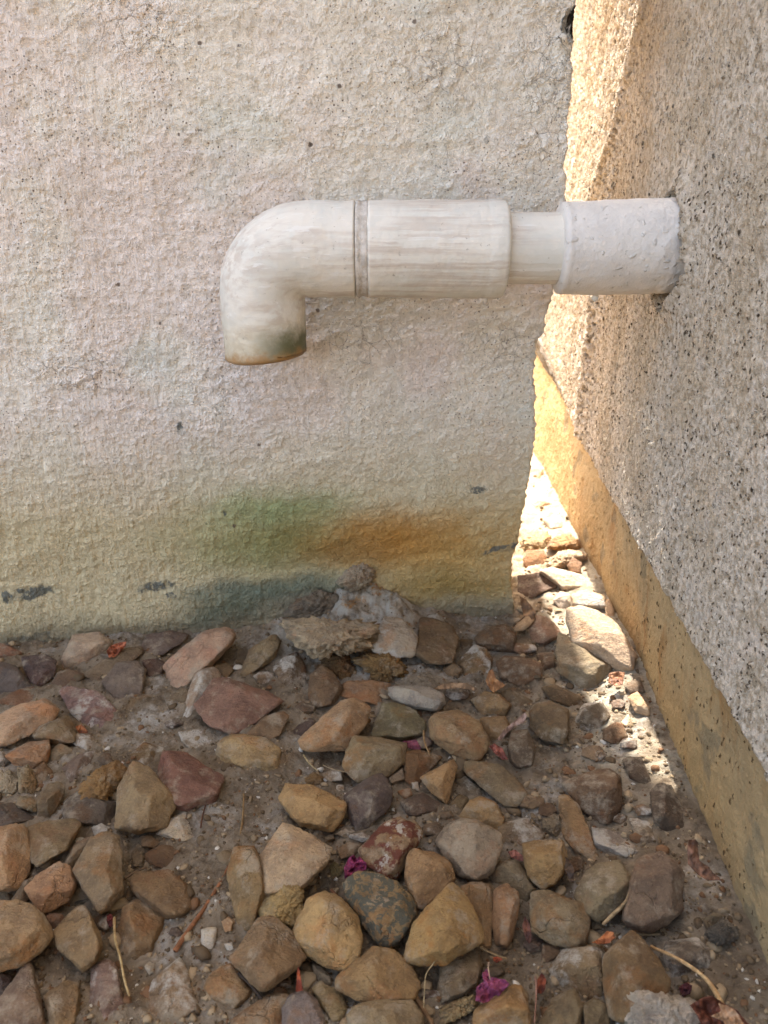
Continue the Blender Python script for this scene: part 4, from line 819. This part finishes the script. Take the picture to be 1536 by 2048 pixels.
# ------------------------------------------------------------ leaves, petals, twigs
def leaf(name, reg, pts, c1, c2, label, cat, group, lift=0.006, curl=0.004, crump=0.0015, seed=0, tilt=0.0, spec=0.3):
    P = to_px(reg, pts) if reg else np.array([[float(v) for v in p.split(',')] for p in pts.split()])
    c = P.mean(0); seg = []
    for i in range(len(P)):
        a, b = P[i], P[(i + 1) % len(P)]
        for t in np.linspace(0, 1, 10)[:-1]: seg.append(a + (b - a) * t)
    seg = np.array(seg); n = len(seg); rings = [np.repeat(c[None], n, 0) * (1 - t) + seg * t for t in np.linspace(0.03, 1, 14)]
    R = np.stack(rings); flat = R.reshape(-1, 2)
    g = on_plane(c[0], c[1], (0, 0, 0), (0, 0, 1)); z = float(ground_z(g[0], g[1])) + lift
    c0 = on_plane(c[0], c[1], (0, 0, z), (0, 0, 1)); tc = (CAM - c0); dist = np.linalg.norm(tc); tc /= dist
    nrm = 0.6 * np.array([0, 0, 1]) + 0.4 * tc + np.array([tilt, 0, 0]); nrm /= np.linalg.norm(nrm)
    B = on_plane(flat[:, 0], flat[:, 1], c0, nrm); q = (flat - c) / (np.abs(P - c).max() + 1e-6)
    so = seed * 3.7
    h = curl * (q ** 2).sum(1) + crump * 2 * fbm(np.stack([q[:, 0] * 2.2 + so, q[:, 1] * 2.2, q[:, 0] * 0], -1), 3) + crump * np.abs(gnoise(np.stack([q[:, 0] * 1.5, q[:, 1] * 1.5 + so, q[:, 0] * 0 + 4], -1)))*1.5
    d = CAM - B; d /= np.linalg.norm(d, axis=1)[:, None]; W = B + d * h[:, None]
    idx = np.arange(14 * n).reshape(14, n); nx = np.roll(idx, -1, 1)
    F = np.stack([idx[:-1], nx[:-1], nx[1:], idx[1:]], -1).reshape(-1, 4)
    m = Mat(name + '_surface'); ve = m.ramp(m.noise(1, 3, 0.6, vec=m.scaled((500, 90, 90), rot=(0, 0.4, 0.6))), 0.4, 0.65)
    c1 = [0.78 * v + 0.22 * sum(c1) / 3 for v in c1]; c2 = [0.78 * v + 0.2 * sum(c2) / 3 for v in c2]
    m.color(m.mix(ve, m.mix(m.ramp(m.noise(150, 4, 0.6), 0.4, 0.6), lin(*c1), lin(*c2)), lin(*[v * 0.85 for v in c2])))
    m.bump(m.noise(500, 3, 0.6), 0.0005); m.b.inputs['Roughness'].default_value = 0.6
    m.b.inputs['Subsurface Weight'].default_value = 0.0
    o = link(name, np_mesh(name, W - c0, F), m.m); o.location = c0
    md = o.modifiers.new('thickness', 'SOLIDIFY'); md.thickness = 0.0003
    return tag(o, label, cat, group)
LG = 'dry leaves among the stones'; PG = 'magenta petals'
leaf('petal', 'D', '618,465 615,405 640,345 672,322 690,350 705,335 748,375 742,410 690,430 650,445', (168, 50, 92), (124, 34, 68), 'crumpled magenta petal above the mottled green stone', 'petal', PG, 0.012, 0.004, 0.0035, 1)
leaf('petal', 'D', '1390,1185 1400,1110 1440,1075 1435,1020 1460,1000 1480,1050 1560,1060 1590,1085 1536,1150 1440,1200', (172, 74, 108), (134, 50, 82), 'large folded magenta petal lying on the bright ochre stone by the bottom edge', 'petal', PG, 0.016, 0.004, 0.004, 2)
leaf('petal', 'C', '960,835 1040,825 1070,870 1060,895 990,870', (140, 60, 74), (108, 42, 54), 'dull pink petal scrap under the greenish veined stone', 'petal', PG, 0.008, 0.002, 0.001, 3)
leaf('dry_leaf', 'A', '630,300 655,268 700,252 745,245 742,272 715,300 680,335 645,340', (190, 98, 56), (140, 66, 36), 'small curled orange leaf beside the pale pinkish stone at the wall', 'leaf', LG, 0.008, 0.003, 0.002, 4)
leaf('dry_leaf', 'A', '440,750 480,735 520,775 512,805 470,790', (176, 100, 50), (120, 60, 30), 'tiny orange leaf scrap beside the mauve wedge stone', 'leaf', LG, 0.006, 0.002, 0.001, 5)
leaf('dry_leaf', 'F', '30,430 48,375 68,370 85,420 138,455 110,470 75,492 55,480', (190, 128, 70), (150, 94, 48), 'star-shaped orange leaf standing between brown stones near the wall corner', 'leaf', LG, 0.012, 0.003, 0.001, 6)
leaf('dry_leaf', 'C', '1140,525 1190,498 1250,488 1340,490 1400,525 1390,535 1300,520 1200,528', (170, 128, 84), (128, 92, 56), 'thin tan curled leaf strip above the big rounded tan stone', 'leaf', LG, 0.012, 0.002, 0.0006, 7)
leaf('dry_leaf', 'G', '278,1160 320,1180 390,1268 380,1310 340,1370 300,1390 230,1400 220,1380 320,1300 290,1240', (150, 104, 60), (110, 74, 42), 'brown folded leaf at the wall corner', 'leaf', LG, 0.012, 0.004, 0.002, 8)
leaf('dry_leaf', 'F', '690,390 735,380 772,388 760,450 720,458 685,440', (176, 112, 66), (130, 76, 42), 'orange-brown leaf under the long half-lit stone', 'leaf', LG, 0.006, 0.003, 0.001, 9)
leaf('dry_leaf', 'E', '597,760 640,735 680,700 712,705 720,735 690,762 630,768', (200, 116, 58), (160, 80, 36), 'bright orange curled leaf below the dry stalk', 'leaf', LG, 0.011, 0.004, 0.001, 10)
leaf('dry_leaf', 'D', '330,1143 335,1060 342,965 352,1010 372,1130', (190, 84, 40), (140, 50, 24), 'narrow orange leaf blade standing left of the biggest boulder', 'leaf', LG, 0.013, 0.001, 0.0006, 11)
leaf('dry_leaf', 'E', '1115,215 1150,212 1160,222 1135,250 1122,300 1140,355 1190,385 1225,360 1240,400 1290,425 1215,428 1160,395 1110,340 1104,260', (150, 100, 70), (112, 74, 50), 'reddish curled leaf at the foot of the speckled wall, its tip in the sun', 'leaf', LG, 0.020, 0.006, 0.003, 12)
leaf('dry_leaf', 'E', '300,1030 305,960 330,920 352,960 348,1005 330,1030', (150, 66, 34), (96, 40, 24), 'rust-red leaf scrap above the bright ochre stone', 'leaf', LG, 0.006, 0.002, 0.001, 13)
leaf('dry_leaf', 'E', '240,620 265,660 278,740 262,770 240,730 225,670', (128, 74, 50), (86, 48, 36), 'dark curled leaf left of the square grey-tan block', 'leaf', LG, 0.008, 0.002, 0.001, 14)
leaf('dry_leaf', 'E', '1060,1000 1100,975 1130,990 1120,1030 1080,1045', (96, 42, 42), (70, 30, 34), 'dark maroon leaf scrap by the wide dusty grey stone', 'leaf', LG, 0.006, 0.002, 0.001, 15)
leaf('dry_leaf', 'E', '70,840 100,832 118,850 90,866 74,858', (190, 84, 44), (140, 56, 30), 'tiny red-orange leaf scrap above the large magenta petal', 'leaf', LG, 0.006, 0.001, 0.0006, 16)
leaf('dry_leaf', 'F', '50,780 78,765 118,790 150,850 120,850 85,825', (166, 84, 60), (110, 50, 36), 'pinkish red leaf scrap right of the big rounded tan stone', 'leaf', LG, 0.008, 0.002, 0.001, 17)
leaf('dry_leaf', 'F', '88,745 130,690 185,645 240,600 250,615 235,652 190,672 150,705 110,748', (172, 132, 108), (130, 92, 70), 'long pinkish curled leaf left of the squarish dark tan stone', 'leaf', LG, 0.012, 0.003, 0.0015, 18)
leaf('dry_leaf', 'E', '150,275 190,265 230,300 235,325 200,320 160,300', (176, 104, 80), (126, 70, 54), 'rosy leaf scrap left of the square-topped ochre stone', 'leaf', LG, 0.006, 0.001, 0.001, 19)
leaf('dry_leaf', 'E', '450,300 478,320 500,370 502,435 478,430 452,370', (104, 80, 58), (76, 56, 40), 'dark brown leaf stuck to the square-topped ochre stone', 'leaf', LG, 0.010, 0.002, 0.001, 20)
leaf('dry_leaf', 'B', '632,680 655,672 672,700 672,745 645,750 630,715', (120, 44, 36), (86, 32, 28), 'dark red leaf scrap beside the cracked stone', 'leaf', LG, 0.006, 0.001, 0.0008, 21)
lf = empty('broad_leaf', on_plane(1430, 2020, (0, 0, 0.01), (0, 0, 1)))
tag(lf, 'broad rust-brown leaf with a long pale stalk by the grey-white concrete chunk', 'leaf', LG)
def sub(o, nm):
    for k in list(o.keys()): del o[k]
    o.name = nm; o.parent = lf; o.location = o.location - lf.location; return o
sub(leaf('blade', 'E', '1120,1095 1180,1060 1240,1045 1300,1085 1370,1120 1430,1195 1420,1240 1200,1240 1160,1150', (128, 66, 42), (92, 46, 30), None, None, None, 0.014, 0.006, 0.004, 30), 'blade')
sub(leaf('stipule', 'E', '1235,1155 1290,1125 1275,1085 1310,1095 1360,1120 1410,1195 1400,1250 1330,1250 1300,1180', (196, 152, 108), (160, 116, 76), None, None, None, 0.022, 0.004, 0.002, 31), 'pale_lobe')

def twig(name, reg, pts, r0, r1, c1, c2, label, cat, group, h=0.006, parent=None, hs=None):
    P = to_px(reg, pts); k = len(P); t = np.linspace(0, k - 1, 40); i = np.clip(t.astype(int), 0, k - 2); f = (t - i)[:, None]
    g = lambda j: P[np.clip(j, 0, k - 1)]
    a, b, c, d = g(i - 1), g(i), g(i + 1), g(i + 2)
    Q = 0.5 * (2 * b + (c - a) * f + (2 * a - 5 * b + 4 * c - d) * f ** 2 + (3 * b - a - 3 * c + d) * f ** 3)
    g0 = on_plane(Q[:, 0], Q[:, 1], (0, 0, 0), (0, 0, 1)); hh = np.interp(t / (k - 1), np.linspace(0, 1, len(hs)), hs) if hs else np.full(40, h)
    d = CAM - g0; up = hh / d[:, 2]; W = g0 + d * up[:, None]
    T = np.gradient(W, axis=0); T /= np.linalg.norm(T, axis=1)[:, None]; U = np.cross(T, [0.1, 0.2, 1.0]); U /= np.linalg.norm(U, axis=1)[:, None]; S2 = np.cross(T, U)
    n = 10; an = np.linspace(0, 2 * np.pi, n, endpoint=False); R = 0.75 * np.linspace(r0, r1, 40) * (1 + 0.25 * fbm(W * 150, 3)); R[0] *= 0.5; R[-1] *= 0.3
    V = W[:, None] + (U[:, None] * np.cos(an)[None, :, None] + S2[:, None] * np.sin(an)[None, :, None]) * R[:, None, None]
    idx = np.arange(40 * n).reshape(40, n); nx = np.roll(idx, -1, 1); F = np.stack([idx[:-1], nx[:-1], nx[1:], idx[1:]], -1).reshape(-1, 4)
    org = Vector(parent.location) if parent else Vector(W[0])
    o = link(name, np_mesh(name, V.reshape(-1, 3) - np.array(org), F), flat_material(name + '_bark', c1, c2, 300, 0.0004), parent)
    if not parent: o.location = org
    return tag(o, label, cat, group)
TG = 'dry twigs and stalks'
twig('leaf_stalk', 'E', '915,780 930,790 1060,850 1190,940 1260,1030 1300,1110', 0.0009, 0.0016, (190, 158, 112), (160, 126, 84), None, None, None, parent=lf, hs=[0.008, 0.016, 0.020, 0.020])
twig('twig', 'B', '1032,895 1100,790 1220,620 1310,470 1372,345', 0.0019, 0.0009, (150, 100, 66), (116, 76, 48), 'straight brown twig lying on bare dirt left of the spearhead-shaped stone', 'twig', TG, 0.004)
twig('twig', 'B', '1405,285 1420,200 1435,90 1440,-40', 0.0010, 0.0008, (140, 112, 74), (112, 88, 58), 'thin pale twig above the spearhead-shaped stone', 'twig', TG, 0.004)
twig('twig', 'B', '1185,165 1195,100 1215,30', 0.0008, 0.0006, (104, 70, 48), (84, 56, 40), 'short dark twig right of the white dusty flake', 'twig', TG, 0.003)
twig('twig', 'B', '735,465 790,430 860,398', 0.0012, 0.0007, (104, 82, 58), (84, 66, 48), 'short dark twig between the tall grey-tan stone and the split ochre one', 'twig', TG, 0.006)
twig('dry_stalk', 'B', '675,690 680,820 710,930 735,1060 765,1160', 0.0010, 0.0007, (176, 150, 104), (146, 120, 80), 'straw-coloured stalk running down beside the cracked stone', 'stalk', TG, 0.007)
twig('dry_stalk', 'E', '840,375 815,450 780,540 700,620 655,665', 0.0014, 0.0012, (160, 136, 100), (126, 104, 74), 'curved dry stalk between the grey-olive block and the biggest mauve-grey stone', 'stalk', TG, hs=[0.020, 0.020, 0.014])
twig('dry_stalk', 'E', '838,716 900,718 955,716', 0.0009, 0.0008, (150, 130, 100), (126, 108, 80), 'short grey straw under the biggest mauve-grey stone', 'stalk', TG, 0.007)
twig('twig', 'D', '535,530 600,590 680,640 745,688', 0.0011, 0.0007, (128, 84, 54), (98, 64, 42), 'brown twig pressed along the left side of the mottled green stone', 'twig', TG, 0.009)
twig('dry_stalk', 'C', '375,915 410,965 460,1010', 0.0008, 0.0006, (170, 150, 110), (140, 120, 84), 'short straw below the large pinkish tan oblong stone', 'stalk', TG, 0.005)
twig('dry_stalk', 'C', '490,975 550,1000 625,1015', 0.0005, 0.0004, (170, 150, 116), (140, 120, 90), 'hair-thin straw left of the sharp-ridged greenish block', 'stalk', TG, 0.005)
twig('dry_stalk', 'C', '1085,770 1090,840 1125,920', 0.0010, 0.0007, (150, 120, 80), (120, 92, 60), 'tan stalk right of the greenish veined stone', 'stalk', TG, 0.010)
twig('dry_stalk', 'D', '1150,890 1150,950 1100,1030 1090,1120 1085,1230', 0.0004, 0.0003, (176, 156, 116), (146, 126, 90), 'fine curved straw over the dirt below the golden pyramid', 'stalk', TG, 0.014)
twig('twig', 'D', '-10,1020 60,1090 130,1175', 0.0010, 0.0008, (70, 56, 44), (54, 44, 36), 'dark twig under the brown diamond-shaped stone', 'twig', TG, 0.008)
twig('dry_stalk', 'E', '47,865 45,900 55,960', 0.0004, 0.0003, (190, 160, 130), (150, 120, 96), 'thin stalk standing out of the large magenta petal', 'stalk', TG, 0.020)
twig('dry_stalk', 'E', '295,940 300,1040 290,1190', 0.0006, 0.0004, (160, 120, 100), (130, 94, 76), 'thin pinkish stalk right of the bright ochre stone', 'stalk', TG, 0.012)
twig('dry_stalk', 'E', '0,785 70,820 145,848', 0.0007, 0.0005, (150, 120, 80), (120, 96, 64), 'thin straw above the large magenta petal', 'stalk', TG, 0.010)
twig('twig', 'F', '855,1110 880,1090 910,1062', 0.0007, 0.0005, (80, 62, 46), (60, 48, 38), 'tiny dark twig beside the dark brown slab', 'twig', TG, 0.004)
twig('dry_stalk', 'D', '1040,1170 1080,1230 1140,1330', 0.0016, 0.0012, (130, 98, 66), (100, 76, 52), 'brown stem at the bottom edge right of the long pale tan stone', 'stalk', TG, 0.006)
